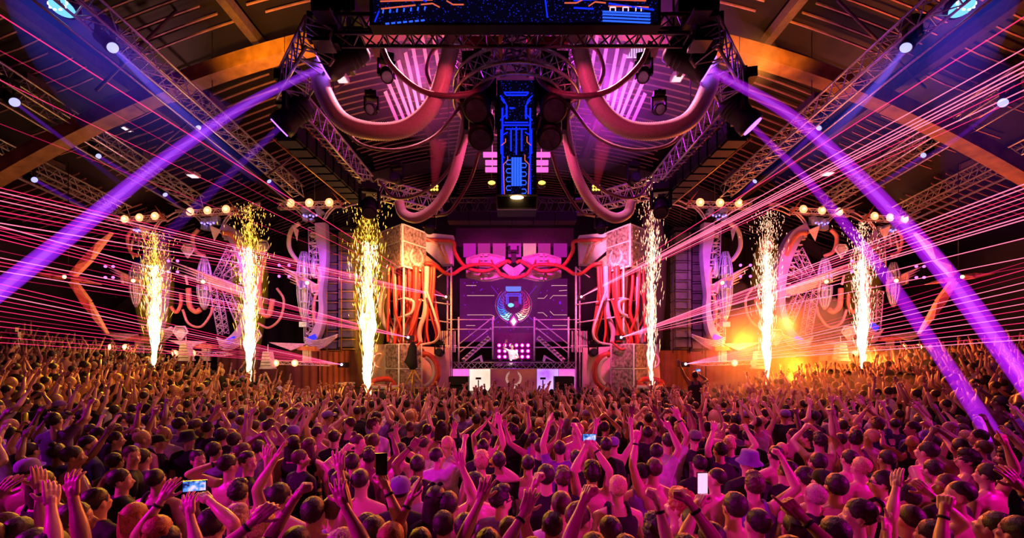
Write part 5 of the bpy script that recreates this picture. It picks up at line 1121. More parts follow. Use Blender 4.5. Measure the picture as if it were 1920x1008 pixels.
for s in (-1, 1):
    sd = 'left' if s < 0 else 'right'
    totem(s, 'big', 590, 1.0, 17.2, f'{sd} inner totem with a straight lilac blade beside the line array')
    totem(s, 'mid', 400, .93, 17.6, f'{sd} middle totem with a wide curved blade and crossed trusses')
    totem(s, 'far', 272, .78, 17.9, f'{sd} outer totem, slimmest, behind the outermost spark fountain')
    X = lambda x: x if s < 0 else 1925-x
    # star arrow
    t = thing('star_ornament', P(X(128), 520, 14.5), f'rose four pointed star ornament hung near the {sd} wall', 'decoration', 'star ornaments')
    c = P(X(128), 520, 14.5); rose = mat('star_rose', (.85, .38, .3), .5)
    for k, (x, y, w_) in enumerate(((206, 435, .14), (198, 625, .14), (58, 512, .10), (184, 532, .08))):
        e = P(X(x), y, 14.5); d = (e-c); n = Vector((d.z, 0, -d.x)).normalized()*w_; m_ = c+d*.45
        for nm, (p, q_, f0, f1) in dict(inner_blade=(c+d*.06, m_, .75, 1.0), outer_blade=(m_+d*.02, e, .9, .08)).items():
            part(nm, MB().add([p-n*f0, p+n*f0, q_+n*f1, q_-n*f1, p-n*f0+Vector((0, .14, 0)), p+n*f0+Vector((0, .14, 0)), q_+n*f1+Vector((0, .14, 0)), q_-n*f1+Vector((0, .14, 0)), (p+q_)/2-Vector((0, .12, 0))], [(0, 1, 8), (1, 2, 8), (2, 3, 8), (3, 0, 8), (7, 6, 5, 4), (0, 4, 5, 1), (1, 5, 6, 2), (2, 6, 7, 3), (3, 7, 4, 0)]), rose, t)
    part('hub', MB().ball(c, .13, 12, 8), darkalu, t); part('lamp', MB().ball(c-Vector((0, .12, 0)), .06, 10, 8), warm, t)
    part('hanger', MB().tube([c, (c.x, c.y, zr(c.x)+.2)], .012, 5), darkalu, t)
    for k, (x, y, lb) in enumerate(((347, 660, 'under the middle totem'), (501, 675, 'between the inner and middle totems'))):
        c = P(X(x), y, 16.6); t = thing('bell_lantern', c, f'pale bell shaped lantern hanging {lb}, {sd}', 'lantern', 'bell lanterns')
        part('shade', MB().prism([c+Vector((a*.22, -.1, b_)) for a, b_ in ((-.55, .34), (.55, .34), (1, -.28), (-1, -.28))], (0, .3, 0)), insert, t)
        gr = MB()
        for z in (-.2, -.08, .04, .16, .28): gr.box(c+Vector((0, -.11, z)), (.28+(.28-z)*.18, .02, .02))
        part('louvre', gr, steel, t); part('base', MB().box(c+Vector((0, .05, -.31)), (.5, .34, .05)), ribm, t); part('hook', MB().tube([c+Vector((0, .05, .34)), c+Vector((0, .05, .62))], .018, 6), ribm, t)
t = thing('speaker_stack', P(386, 700, 18.5), 'tall black speaker stack on the floor under the left middle totem', 'speaker')
for k in range(4): part('cabinet', MB().box(P(386, 712-11*k, 18.5), (24/F*18.5, .6, 10.6/F*18.5)), blackpanel, t)
part('leg_frame', MB().box(P(386, 720, 18.5)+Vector((0, 0, -1.05)), (.5, .5, 2.0)), blackpanel, t)
t = thing('flight_case', P(650, 722, 16.8), 'olive lit flight case left of the thick spark fountain', 'case'); part('body', MB().box(P(650, 728, 16.8), (.5, .4, .4)), steel, t); part('lid', MB().box(P(650, 718, 16.8), (.52, .42, .06)), pale, t); part('leg_frame', MB().box((P(650, 0, 16.8).x, 16.8, .85), (.45, .35, 1.7)), curt, t)
t = thing('camera_platform', P(22, 640, 14), 'small crew platform with pale panels above the left stand', 'platform')
part('panel', MB().box(P(24, 622, 14), (.28, .1, .3)), mat('panel_sand', (.8, .6, .45), .5), t); part('panel', MB().box(P(14, 636, 14), (.25, .1, .5)), goldedge, t); part('panel', MB().box(P(31, 636, 14), (.2, .1, .5)), pale, t); part('post', MB().tube([P(22, 660, 14), P(22, 615, 14)], .05, 8), darkalu, t)

# ---------------------------------------------------------------- lasers
las = glow('laser_red', (1.0, .03, .16), .55); lasb = glow('laser_rose', (1.0, .15, .28), 1.0); lasd = glow('laser_deep', (.7, .01, .10), .3)
def laser(o, Y, ends, edge_x, label, Ye):
    O = P(*o, Y); t = thing('laser_projector', O, label, 'laser', 'laser projectors')
    part('housing', MB().box(O+Vector((0, .22, -.02)), (.34, .36, .2)), black, t); part('aperture', MB().ball(O+Vector((0, .02, 0)), .05, 10, 6), emit('laser_aperture', (1, .3, .4), 12, False), t)
    for y, m_, w_ in ends:
        E = P(edge_x, y, Ye); d = E-O; part('beam', MB().tube([O, O+d*.5, O+d*1.12], [.006, w_*.9, w_], 6, caps=False), m_, t)
a_, b_, c_ = las, lasb, lasd
for s in (-1, 1):
    sd = 'left' if s < 0 else 'right'; X = lambda x: x if s < 0 else 1926-x; ex = 0 if s < 0 else 1926
    if s < 0:
        laser((836, 556), 19, [(28, a_, .014), (95, c_, .010), (150, a_, .008), (232, c_, .008), (352, a_, .010), (360, b_, .012), (367, a_, .008), (376, b_, .010), (385, a_, .008), (396, a_, .012), (404, c_, .012), (418, b_, .012), (428, a_, .008), (440, c_, .010)], ex, 'left upper laser projector beside the video wall throwing a red fan', 9)
        laser((765, 632), 17.3, [(424, b_, .012), (432, a_, .008), (440, a_, .008), (448, a_, .010), (470, c_, .008), (483, b_, .010), (491, a_, .010), (498, a_, .008), (508, b_, .010), (520, c_, .008)], ex, 'left middle laser projector in the tube curtain throwing a red fan', 9)
        laser((640, 683), 17, [(532, a_, .009), (543, a_, .008), (554, b_, .010), (563, a_, .008), (573, a_, .008), (583, a_, .008), (593, c_, .008), (602, a_, .008), (612, a_, .008), (622, c_, .008), (632, a_, .008), (642, a_, .008)], ex, 'left lower laser projector near the floor throwing a red fan', 9)
    else:
        laser((1090, 556), 19, [(28, a_, .014), (88, b_, .011), (112, b_, .013), (122, b_, .014), (131, b_, .015), (138, b_, .013), (150, a_, .010), (166, b_, .012), (178, a_, .008)], ex, 'right upper laser projector beside the video wall throwing bright rose beams', 9)
        laser((1165, 632), 17.3, [(343, b_, .013), (351, b_, .012), (360, a_, .009), (368, b_, .010), (377, a_, .008), (387, b_, .010), (396, a_, .008), (404, b_, .013), (410, b_, .012), (445, b_, .010), (482, b_, .009), (500, c_, .008)], ex, 'right middle laser projector in the tube curtain throwing a rose fan', 9)
        laser((1286, 682), 17, [(490, c_, .009), (504, a_, .009), (516, c_, .008), (528, b_, .008), (541, b_, .009), (556, a_, .009), (568, b_, .008), (580, a_, .008), (592, b_, .009), (604, a_, .008), (616, b_, .008), (628, a_, .008), (636, b_, .010)], ex, 'right lower laser projector near the floor throwing a rose fan', 9)

# ---------------------------------------------------------------- spark fountains
flam = emit('spark_core', (1.0, .72, .30), 4.5, False); spk = emit('spark_gold', (1.0, .48, .06), 3.2, False); spkw = emit('spark_white', (1.0, .8, .5), 3.6, False); spkp = emit('spark_rose', (1.0, .42, .26), 3.4, False)
halo = volglow('spark_halo', (1.0, .40, .02), .14); halo2 = volglow('spark_halo_orange', (1.0, .25, .03), .14)
def fountain(x, y0, y1, w_, Y, label, thin=False, sm=None, hm=None, col_=(1.0, .42, .02), power=900):
    B = P(x, y0, Y); H = (y0-y1)/F*Y; k = w_/F*Y; rr = random.Random(int(x)); t = thing('spark_fountain', B, label, 'spark fountain', 'spark fountains')
    part('machine', MB().box(B+Vector((0, 0, -.18)), (.34, .34, .34)).box(B+Vector((0, 0, .0)), (.14, .14, .06)), black, t)
    part('stand', MB().box((B.x, B.y, max(.05, (B.z-.36)/2)), (.3, .3, max(.08, B.z-.38))), curt, t)
    ht = .52 if not thin else .3
    for q_ in range(3 if not thin else 1):
        pts = []; rs = []; ph = rr.random()*6
        for i in range(26):
            u_ = i/25; z = u_*H*ht*(1, .82, 1.2)[q_]; env = (.10+.50*u_**.75)*(1-u_**4)
            pts.append(B+Vector((k*.12*(q_-1)*u_+.04*k*math.sin(ph+u_*11), 0, z))); rs.append(max(.006, k*.30*env*(1+.3*math.sin(u_*31+ph))*(.35 if thin else .55)))
        part('flame', MB().tube(pts, rs, 12), flam, t)
    for nm, m_, n, lo, hi in (('sparks', spkw, 900 if not thin else 420, .05, .85), ('sparks', sm or spk, 1100 if not thin else 700, .25, 1.12)):
        s_ = MB()
        for i in range(n):
            u_ = lo+(hi-lo)*rr.random()**(.8 if nm else 1); ang = rr.uniform(0, 2*PI); rad = k*(.06+.60*u_**.8)*min(1.2, abs(rr.gauss(0, .42)))*(1.1 if m_ is not spkw else .7)
            d = Vector((math.cos(ang)*rad, math.sin(ang)*rad*.6, 0)); p = B+d+Vector((0, 0, u_*H)); v_ = (Vector((d.x*1.1/max(.3, u_*H), d.y*.5, 1))+Vector((rr.gauss(0, .07), 0, 0))).normalized()
            l = rr.uniform(.06, .34)*(1.15-u_*.85); w2 = rr.uniform(.005, .011)
            s_.add([p-v_*l, p+Vector((w2, 0, 0)), p+Vector((0, -w2, 0)), p-Vector((w2, 0, 0)), p+Vector((0, w2, 0)), p+v_*l*.5], [(0, 1, 2), (0, 2, 3), (0, 3, 4), (0, 4, 1), (5, 2, 1), (5, 3, 2), (5, 4, 3), (5, 1, 4)])
        o = part(nm, s_, m_, t); o['kind'] = 'stuff'
    pts = [B+Vector((0, 0, H*u_)) for u_ in (0, .1, .3, .5, .7, .85, .95, 1)]
    part('glow', MB().tube(pts, [k*v_ for v_ in (.05, .18, .34, .46, .48, .38, .22, .03)], 16), hm or halo, t, 'emissive halo for the glow around the sparks')  # spark glow put in as an emitting volume
    for u_ in (.25, .6): lamp('POINT', 'spark_light', B+Vector((0, -.35, H*u_)), col_, power*.04, .25)
fountain(290, 692, 462, 62, 16.0, 'left outermost spark fountain before the slim totem', power=800)
fountain(468, 716, 420, 66, 15.4, 'left second spark fountain before the crossed trusses', power=900)
fountain(690, 745, 402, 84, 14.6, 'left innermost and thickest spark fountain beside the line array', power=4000)
fountain(1222, 745, 376, 56, 15.4, 'thin rose spark fountain beside the right cube head', True, spkp, volglow('spark_halo_rose', (1, .12, .3), .10), (1, .35, .3), 700)
fountain(1438, 722, 432, 58, 15.6, 'right middle spark fountain standing in orange smoke', False, spkp, halo2, ORA, 1300)
fountain(1617, 712, 448, 58, 16.0, 'right outermost spark fountain', False, spkp, halo2, ORA, 1000)

# ---------------------------------------------------------------- smoke
sm1 = smoke_mat('smoke_orange', (.95, .75, .6), .42); sm2 = smoke_mat('smoke_thin', (.95, .8, .8), .09)
def puff(c, r, m, label):
    rr = random.Random(int(c.x*10)); sd = Vector((rr.random()*9, 0, 0))
    o = single('smoke_cloud', MB().ball(c, r, 32, 22, fn=lambda d: 1+.28*mnoise.noise(d*1.8+sd)), m, label, 'smoke', 'stage smoke clouds', loc=c); return o
puff(P(1410, 655, 16.6), (2.1, .9, 1.7), sm1, 'thick orange smoke at the foot of the smoky right fountain')
puff(P(1500, 640, 17.0), (2.4, .9, 1.9), sm1, 'orange smoke cloud rising right of the smoky fountain')
puff(P(1380, 600, 17.0), (1.0, .6, 1.5), sm2, 'thin reddish smoke left of the smoky fountain')
puff(P(1590, 690, 16.6), (2.4, 1.0, 1.0), sm1, 'orange smoke low around the right outermost fountain')
puff(P(1730, 700, 14.5), (3.2, 2.0, .9), sm2, 'thin orange haze over the far right of the crowd')
puff(P(1540, 740, 12.5), (4.0, 2.0, .7), sm2, 'low haze over the crowd before the right fountains')
lamp('POINT', 'smoke_light', P(1480, 600, 16.4), (1.0, .12, .01), 500, .3); lamp('POINT', 'smoke_light', P(1395, 640, 16.3), (1.0, .13, .008), 700, .3); lamp('POINT', 'smoke_light', P(1500, 690, 16.0), (1.0, .18, .008), 800, .3); lamp('POINT', 'smoke_light', P(1640, 680, 16.0), (1.0, .13, .01), 600, .3)  # point lamps added inside the smoke so it glows orange
hz = smoke_mat('haze_rig', (.9, .85, .9), .06)
puff(Vector((.6, 11.8, 10.4)), (5.5, 3.0, 1.9), hz, 'thin magenta lit haze under the roof above the rig')
puff(Vector((0, 19.0, 6.2)), (5.5, 2.2, 2.6), smoke_mat('haze_stage', (.9, .85, .9), .010), 'thin magenta haze hanging before the video wall')
# ---------------------------------------------------------------- crowd
def zfloor(x):
    a = abs(x); return 0 if a < 8.6 else .30*(1+int((a-8.6)/1.65))
LM = [(0, 'at the far left edge'), (60, 'under the left star ornament'), (180, 'left of the outermost spark fountain'), (290, 'below the left outermost spark fountain'), (380, 'below the left middle totem'), (468, 'below the left second spark fountain'), (590, 'below the left inner totem'), (690, 'below the thickest spark fountain'), (775, 'below the left tube curtain'), (860, 'below the left subwoofer'), (963, 'straight below the DJ'), (1058, 'below the right subwoofer'), (1150, 'below the right tube curtain'), (1222, 'below the thin rose fountain'), (1330, 'below the right inner totem'), (1438, 'below the smoky right fountain'), (1530, 'below the right middle totem'), (1617, 'below the right outermost fountain'), (1720, 'right of the outermost fountain'), (1800, 'under the right star ornament'), (1900, 'at the far right edge')]
ROWS = ['at the bottom edge', 'second row up', 'third row up', 'fourth row up', 'fifth row up', 'mid crowd', 'mid crowd, further in', 'far crowd', 'far crowd near the stage']
def place(x): return min(LM, key=lambda l: abs(l[0]-x))[1]
PEOPLE = []       # dicts waiting for labels
CL = dict(bare='bare-backed', tee='in a {} T-shirt', tank='in a {} tank top')
def pixel(w_): return CX+w_.x/w_.y*F, HY-(w_.z-HC)/w_.y*F
FOOT = []
# near people: head centre in the photo, head turn, hair, hair colour, garment, garment colour, skin, arms {side: (hand px, elbow side, style)}, note
H = [
 (229, 900, -1.15, 'short', 'dark', 'tee', 'black', 0, {}, 'looking right in profile'), (258, 968, 0, 'long', 'ginger', 'tee', 'black', 0, {}, 'straight reddish hair'),
 (305, 992, .2, 'long', 'ginger', 'tank', 'black', 0, {}, 'long red hair'), (17, 992, -1.0, 'buzz', 'brown', 'bare', '', 0, {}, 'tilting the face up'),
 (148, 972, -1.2, 'short', 'dark', 'tee', 'black', 1, {}, 'dark profile'), (217, 866, 0, 'short', 'dark', 'tee', 'black', 0, {}, ''), (270, 858, -.2, 'short', 'dark', 'tee', 'purple', 0, {}, 'bright violet back'),
 (296, 897, .2, 'buzz', 'dark', 'tank', 'black', 0, {}, ''), (140, 856, -.9, 'short', 'dark', 'bare', '', 1, {1: ((183, 905), 'lo', 'relax')}, 'elbow bent beside the face'), (170, 833, -1.1, 'buzz', 'dark', 'tee', 'navy', 0, {}, 'ear lit pink'),
 (188, 815, -.9, 'short', 'dark', 'tee', 'black', 1, {}, ''), (219, 824, -1.1, 'short', 'dark', 'tee', 'black', 0, {}, 'pink lit profile'), (248, 855, -1.9, 'short', 'brown', 'tee', 'black', 0, {}, ''), (270, 822, -.6, 'bun', 'blond', 'tank', 'black', 0, {}, 'with a blond bun'),
 (298, 830, -1.3, 'cap', 'brown', 'tee', 'black', 0, {}, 'in a backlit cap'), (84, 905, 0, 'long', 'brown', 'tank', 'black', 0, {}, 'long haired'), (106, 787, .2, 'short', 'dark', 'tee', 'purple', 0, {}, 'violet lit'), (233, 785, -.8, 'short', 'dark', 'tee', 'black', 0, {}, ''),
 (40, 1000, .2, 'short', 'dark', 'bare', '', 0, {1: ((68, 868), 'lo', 'flat')}, 'forearm raised beside the edge'), (105, 1030, 0, 'short', 'dark', 'tee', 'black', 1, {1: ((134, 905), 'hi', 'open')}, 'open palm raised'), (-8, 1010, 0, 'short', 'brown', 'bare', '', 0, {-1: ((6, 893), 'lo', 'open')}, 'cut by the frame'),
 (372, 862, -2.2, 'short', 'dark', 'tee', 'black', 0, {}, 'facing backwards'), (403, 845, 0, 'short', 'dark', 'tee', 'purple', 0, {}, ''), (430, 872, -.5, 'short', 'dark', 'bare', '', 0, {-1: ((407, 858), 'lo', 'flat')}, 'flat hand beside the head'), (466, 866, -1.9, 'short', 'dark', 'tee', 'black', 0, {}, 'smiling half profile'),
 (448, 925, .2, 'tousled', 'dark', 'tank', 'navy', 0, {1: ((510, 812), 'hi', 'open')}, 'arm stretched up to the upper right'), (448, 978, -.2, 'curly', 'pink', 'tee', 'black', 0, {}, 'with pink curly hair'), (495, 988, 0, 'tousled', 'blond', 'tee', 'purple', 0, {}, 'with blond hair lit magenta'),
 (530, 930, -.3, 'short', 'dark', 'bare', '', 0, {-1: ((524, 806), 'lo', 'flat')}, 'hand straight up'), (566, 860, -1.1, 'short', 'brown', 'tee', 'black', 0, {}, 'profile with brown hair'), (372, 797, .1, 'buzz', 'brown', 'tank', 'grey', 0, {}, 'grey tank'), (480, 799, -.2, 'short', 'brown', 'bare', '', 0, {}, ''),
 (506, 773, .1, 'short', 'brown', 'bare', '', 0, {}, ''), (453, 789, .3, 'short', 'brown', 'bare', '', 1, {}, ''), (418, 815, .2, 'short', 'dark', 'tee', 'black', 0, {}, ''), (442, 826, -.2, 'short', 'dark', 'tee', 'black', 0, {}, ''), (487, 840, 0, 'short', 'dark', 'bare', '', 0, {}, ''),
 (354, 823, 0, 'bucket', 'dark', 'tee', 'black', 0, {}, 'in a dark brimmed hat'), (552, 832, .1, 'long', 'dark', 'tank', 'black', 1, {}, 'dark long hair'), (582, 836, -.3, 'long', 'brown', 'tank', 'black', 0, {}, 'long brown hair'), (598, 812, -1.1, 'short', 'dark', 'bare', '', 0, {}, 'bearded profile'), (628, 820, 0, 'short', 'dark', 'tee', 'black', 0, {}, ''),
 (318, 1015, 0, 'short', 'dark', 'tee', 'black', 0, {-1: ((322, 850), 'lo', 'open')}, 'bare forearm straight up'), (398, 985, .2, 'short', 'dark', 'tee', 'black', 0, {1: ((386, 925), 'hi', 'hold')}, 'filming with a lit phone'), (560, 1020, 0, 'buzz', 'dark', 'bare', '', 1, {-1: ((563, 900), 'lo', 'fist')}, 'thick fist raised'),
 (588, 962, .1, 'short', 'dark', 'bare', '', 0, {1: ((640, 838), 'hi', 'open')}, 'arm raised to the thickest fountain'), (640, 1040, 0, 'curly', 'pink', 'tee', 'navy', 0, {1: ((629, 890), 'hi', 'open')}, 'big open hand with spread fingers'),
 (677, 902, .1, 'buzz', 'dark', 'bare', '', 0, {}, 'broad bare shoulders'), (751, 920, 0, 'cap', 'dark', 'tee', 'black', 0, {}, 'in a pale violet cap'), (818, 936, 0, 'long', 'dark', 'tee', 'black', 0, {}, 'sunglasses pushed up'), (832, 984, 0, 'short', 'dark', 'tee', 'black', 0, {}, ''),
 (735, 1012, 0, 'short', 'ginger', 'tee', 'black', 0, {}, 'only ginger hair showing'), (886, 908, 1.0, 'short', 'dark', 'bare', '', 0, {}, 'looking left'), (941, 937, -1.1, 'tousled', 'dark', 'tee', 'purple', 0, {}, 'in glasses looking right'), (955, 996, 0, 'short', 'brown', 'bare', '', 0, {}, ''),
 (752, 845, 0, 'short', 'dark', 'bare', '', 0, {}, 'wide bare back'), (702, 828, 0, 'short', 'brown', 'bare', '', 0, {}, ''), (663, 868, -.4, 'short', 'dark', 'tee', 'black', 0, {}, ''), (673, 831, -1.6, 'bun', 'brown', 'tank', 'black', 0, {}, 'woman in profile'), (822, 856, -.9, 'short', 'dark', 'tee', 'white', 0, {}, 'pale T-shirt'),
 (769, 802, .1, 'short', 'brown', 'tee', 'black', 0, {}, ''), (902, 866, .2, 'curly', 'blond', 'bare', '', 0, {1: ((935, 870), 'hi', 'relax')}, 'blond curls, elbow out'), (936, 864, 0, 'short', 'dark', 'tee', 'black', 0, {}, ''), (801, 807, 0, 'short', 'dark', 'bare', '', 0, {}, ''), (828, 800, -.2, 'long', 'dark', 'tank', 'black', 0, {}, ''),
 (788, 1020, .2, 'short', 'dark', 'bare', '', 1, {-1: ((775, 896), 'lo', 'flat')}, 'tattooed forearm straight up'), (702, 1000, -.1, 'short', 'dark', 'tee', 'black', 0, {1: ((722, 893), 'hi', 'hold')}, 'holding up a dark phone'), (784, 872, 0, 'short', 'dark', 'tee', 'black', 2, {-1: ((774, 826), 'lo', 'vee')}, 'two fingers raised'),
 (842, 945, 0, 'short', 'dark', 'bare', '', 0, {1: ((862, 832), 'hi', 'open')}, 'open hand high'), (915, 1025, 0, 'short', 'dark', 'tee', 'purple', 0, {-1: ((910, 894), 'lo', 'open')}, 'open hand, violet sleeve'), (906, 838, 0, 'short', 'dark', 'tee', 'black', 0, {1: ((938, 780), 'hi', 'open')}, 'watch on raised arm'),
 (1012, 838, 0, 'short', 'brown', 'tee', 'black', 0, {}, ''), (1049, 842, 0, 'short', 'dark', 'tee', 'purple', 0, {-1: ((1029, 772), 'lo', 'flat'), 1: ((1084, 798), 'lo', 'fist')}, 'both arms up in violet'), (1055, 898, 0, 'tousled', 'brown', 'tee', 'black', 0, {}, ''), (1024, 893, -.2, 'short', 'dark', 'tee', 'black', 0, {}, ''),
 (1052, 948, -.1, 'buzz', 'brown', 'tee', 'white', 0, {}, 'in a pale T-shirt'), (1089, 972, -.9, 'short', 'brown', 'bare', '', 0, {}, 'ear showing'), (1157, 914, .1, 'short', 'blond', 'tank', 'black', 0, {}, 'fair hair'), (1202, 888, 0, 'cap', 'dark', 'tank', 'purple', 0, {}, 'backwards dark cap'), (1136, 835, -.1, 'short', 'dark', 'tee', 'black', 0, {}, ''),
 (1110, 888, 0, 'curly', 'dark', 'bare', '', 0, {-1: ((1098, 830), 'lo', 'hold'), 1: ((1112, 830), 'lo', 'hold')}, 'phone overhead in both hands'), (1226, 996, 0, 'curly', 'dark', 'tee', 'navy', 0, {}, 'dark curls'), (1137, 990, .3, 'short', 'dark', 'tee', 'black', 0, {}, ''), (1270, 948, .9, 'curly', 'ginger', 'bare', '', 0, {}, 'ginger curls, looking down left'),
 (1290, 975, .3, 'short', 'dark', 'tee', 'purple', 0, {}, ''), (1213, 812, 0, 'short', 'dark', 'tee', 'black', 2, {-1: ((1180, 748), 'lo', 'open'), 1: ((1230, 748), 'lo', 'open')}, 'both dark arms raised with spread hands'), (1035, 985, 0, 'short', 'dark', 'bare', '', 1, {-1: ((1003, 890), 'lo', 'fist')}, 'bent wrist raised'), (998, 1040, 0, 'short', 'dark', 'bare', '', 0, {-1: ((986, 945), 'lo', 'open')}, 'blurred open hand'),
 (1172, 1035, 0, 'short', 'dark', 'bare', '', 0, {1: ((1240, 880), 'hi', 'fist')}, 'thick arm reaching up to the upper right'), (1284, 1040, 0, 'short', 'dark', 'tee', 'purple', 0, {1: ((1284, 900), 'hi', 'fist')}, 'upright fist with wristband'), (1112, 1035, 0, 'short', 'dark', 'tee', 'black', 0, {-1: ((1098, 918), 'lo', 'fist')}, 'blurred fist'), (1225, 880, .1, 'short', 'brown', 'bare', '', 0, {-1: ((1192, 790), 'lo', 'point')}, 'arm stretched up left'), (1252, 828, 0, 'short', 'dark', 'tee', 'white', 0, {1: ((1272, 770), 'hi', 'open')}, 'hand open against the haze'),
 (1340, 898, .9, 'buzz', 'dark', 'bare', '', 0, {}, 'shaved head turned left'), (1402, 866, .1, 'bucket', 'dark', 'tee', 'black', 0, {}, 'in a patterned violet bucket hat'), (1413, 910, -.2, 'tousled', 'brown', 'tank', 'purple', 0, {1: ((1470, 850), 'hi', 'fist')}, 'fist raised, wavy hair'), (1418, 982, .1, 'buzz', 'dark', 'tee', 'navy', 0, {}, ''), (1526, 930, 0, 'short', 'pink', 'tee', 'black', 0, {}, 'pink lit hair'),
 (1540, 903, 0, 'cap', 'dark', 'bare', '', 0, {}, 'in a black cap'), (1565, 912, -.3, 'short', 'dark', 'bare', '', 0, {}, 'earring side'), (1605, 966, 1.2, 'short', 'dark', 'tee', 'black', 0, {}, 'dark profile looking left'), (1499, 892, .5, 'short', 'dark', 'bare', '', 0, {}, ''), (1573, 826, -.1, 'buzz', 'dark', 'bare', '', 0, {}, 'pink lit back'), (1511, 820, .9, 'short', 'dark', 'tee', 'black', 0, {}, 'looking left'), (1452, 852, .1, 'short', 'dark', 'bare', '', 0, {}, ''), (1531, 868, 0, 'short', 'dark', 'tee', 'black', 0, {}, ''),
 (1302, 822, 0, 'cap', 'dark', 'tee', 'black', 0, {1: ((1316, 815), 'hi', 'relax')}, 'large print on the back, grey cap'), (1375, 806, -.3, 'short', 'brown', 'tee', 'grey', 0, {}, ''), (1612, 876, .1, 'short', 'blond', 'bare', '', 0, {}, 'fair head'), (1627, 818, .2, 'short', 'blond', 'bare', '', 0, {}, 'fair head bent'), (1651, 905, .9, 'short', 'dark', 'tank', 'black', 0, {}, 'glasses, chin raised'),
 (1794, 928, 1.0, 'buzz', 'dark', 'bare', '', 0, {}, 'large face turned up to the left'), (1811, 862, 1.1, 'curly', 'dark', 'bare', '', 0, {}, 'dark curls, profile'), (1733, 846, .4, 'short', 'dark', 'bare', '', 0, {-1: ((1712, 875), 'lo', 'flat')}, 'hand near the chin'), (1832, 820, 1.0, 'short', 'dark', 'tee', 'black', 0, {}, ''), (1710, 804, 1.1, 'short', 'dark', 'tee', 'black', 0, {-1: ((1684, 838), 'lo', 'fist')}, 'pale profile above a black T-shirt'), (1777, 805, 1.0, 'long', 'pink', 'tee', 'black', 0, {}, 'long pale hair glowing pink'),
 (1850, 985, .4, 'short', 'dark', 'bare', '', 0, {}, ''), (1700, 972, 0, 'buzz', 'dark', 'tank', 'black', 0, {-1: ((1683, 900), 'lo', 'flat'), 1: ((1745, 912), 'hi', 'relax')}, 'both forearms up'), (1885, 858, .8, 'curly', 'dark', 'tank', 'navy', 0, {}, ''), (1900, 1000, .2, 'short', 'dark', 'tee', 'black', 0, {1: ((1908, 885), 'hi', 'open')}, 'orange lit hand at the edge'), (1850, 890, .4, 'short', 'dark', 'bare', '', 0, {1: ((1888, 820), 'hi', 'point')}, 'arm up beside the violet beam'),
 (1660, 860, 0, 'short', 'dark', 'tee', 'black', 0, {}, ''), (1745, 880, .1, 'short', 'dark', 'bare', '', 0, {}, ''), (1470, 880, .2, 'short', 'dark', 'tee', 'black', 0, {}, ''), (1350, 845, .2, 'short', 'dark', 'tee', 'black', 0, {-1: ((1338, 800), 'lo', 'open')}, ''), (60, 845, 0, 'short', 'dark', 'tee', 'black', 0, {-1: ((38, 760), 'hi', 'hold')}, 'holding up a yellow can'), (92, 830, .1, 'short', 'dark', 'bare', '', 0, {1: ((90, 760), 'lo', 'flat')}, 'magenta lit arm straight up'),
 (628, 955, 0, 'short', 'brown', 'tee', 'purple', 0, {}, ''), (690, 990, 0, 'short', 'dark', 'bare', '', 1, {}, ''), (870, 985, .2, 'short', 'dark', 'bare', '', 0, {}, ''), (1332, 1012, 0, 'short', 'dark', 'bare', '', 0, {-1: ((1309, 935), 'lo', 'hold')}, 'holding a pink lit phone'), (1490, 990, 0, 'long', 'dark', 'tee', 'black', 0, {}, ''), (1745, 1005, .2, 'short', 'dark', 'bare', '', 0, {-1: ((1655, 985), 'lo', 'vee')}, 'orange lit fingers low at the edge'), (1560, 1000, 0, 'short', 'dark', 'tee', 'black', 0, {}, ''),
 (75, 1025, 0, 'short', 'dark', 'bare', '', 0, {1: ((92, 930), 'lo', 'flat')}, 'magenta forearm at the lower left'), (345, 1045, 0, 'short', 'dark', 'bare', '', 0, {1: ((352, 950), 'lo', 'open')}, 'pale forearm with the hand open'), (500, 1045, 0, 'short', 'dark', 'bare', '', 0, {-1: ((478, 960), 'hi', 'relax')}, 'loose wrist raised low'), (1480, 1045, 0, 'short', 'dark', 'bare', '', 1, {1: ((1500, 950), 'lo', 'point')}, 'finger pointing up low'), (1800, 1045, 0, 'short', 'dark', 'bare', '', 0, {-1: ((1772, 940), 'lo', 'fist')}, 'fist beside the large turned face'), (740, 1050, 0, 'short', 'dark', 'bare', '', 0, {}, ''), (185, 940, -.4, 'short', 'dark', 'tee', 'black', 0, {}, ''), (510, 935, 0, 'short', 'dark', 'tee', 'black', 0, {}, ''), (1375, 950, 0, 'short', 'dark', 'bare', '', 0, {}, ''), (640, 905, .1, 'short', 'dark', 'bare', '', 0, {}, ''), (990, 870, 0, 'short', 'dark', 'bare', '', 0, {}, ''), (1080, 860, 0, 'short', 'dark', 'tee', 'black', 0, {}, ''), (1310, 870, 0, 'short', 'dark', 'tee', 'black', 0, {}, ''), (1590, 860, 0, 'short', 'dark', 'bare', '', 0, {}, ''), (1690, 935, .8, 'short', 'dark', 'bare', '', 0, {}, ''),
]
props_ = []
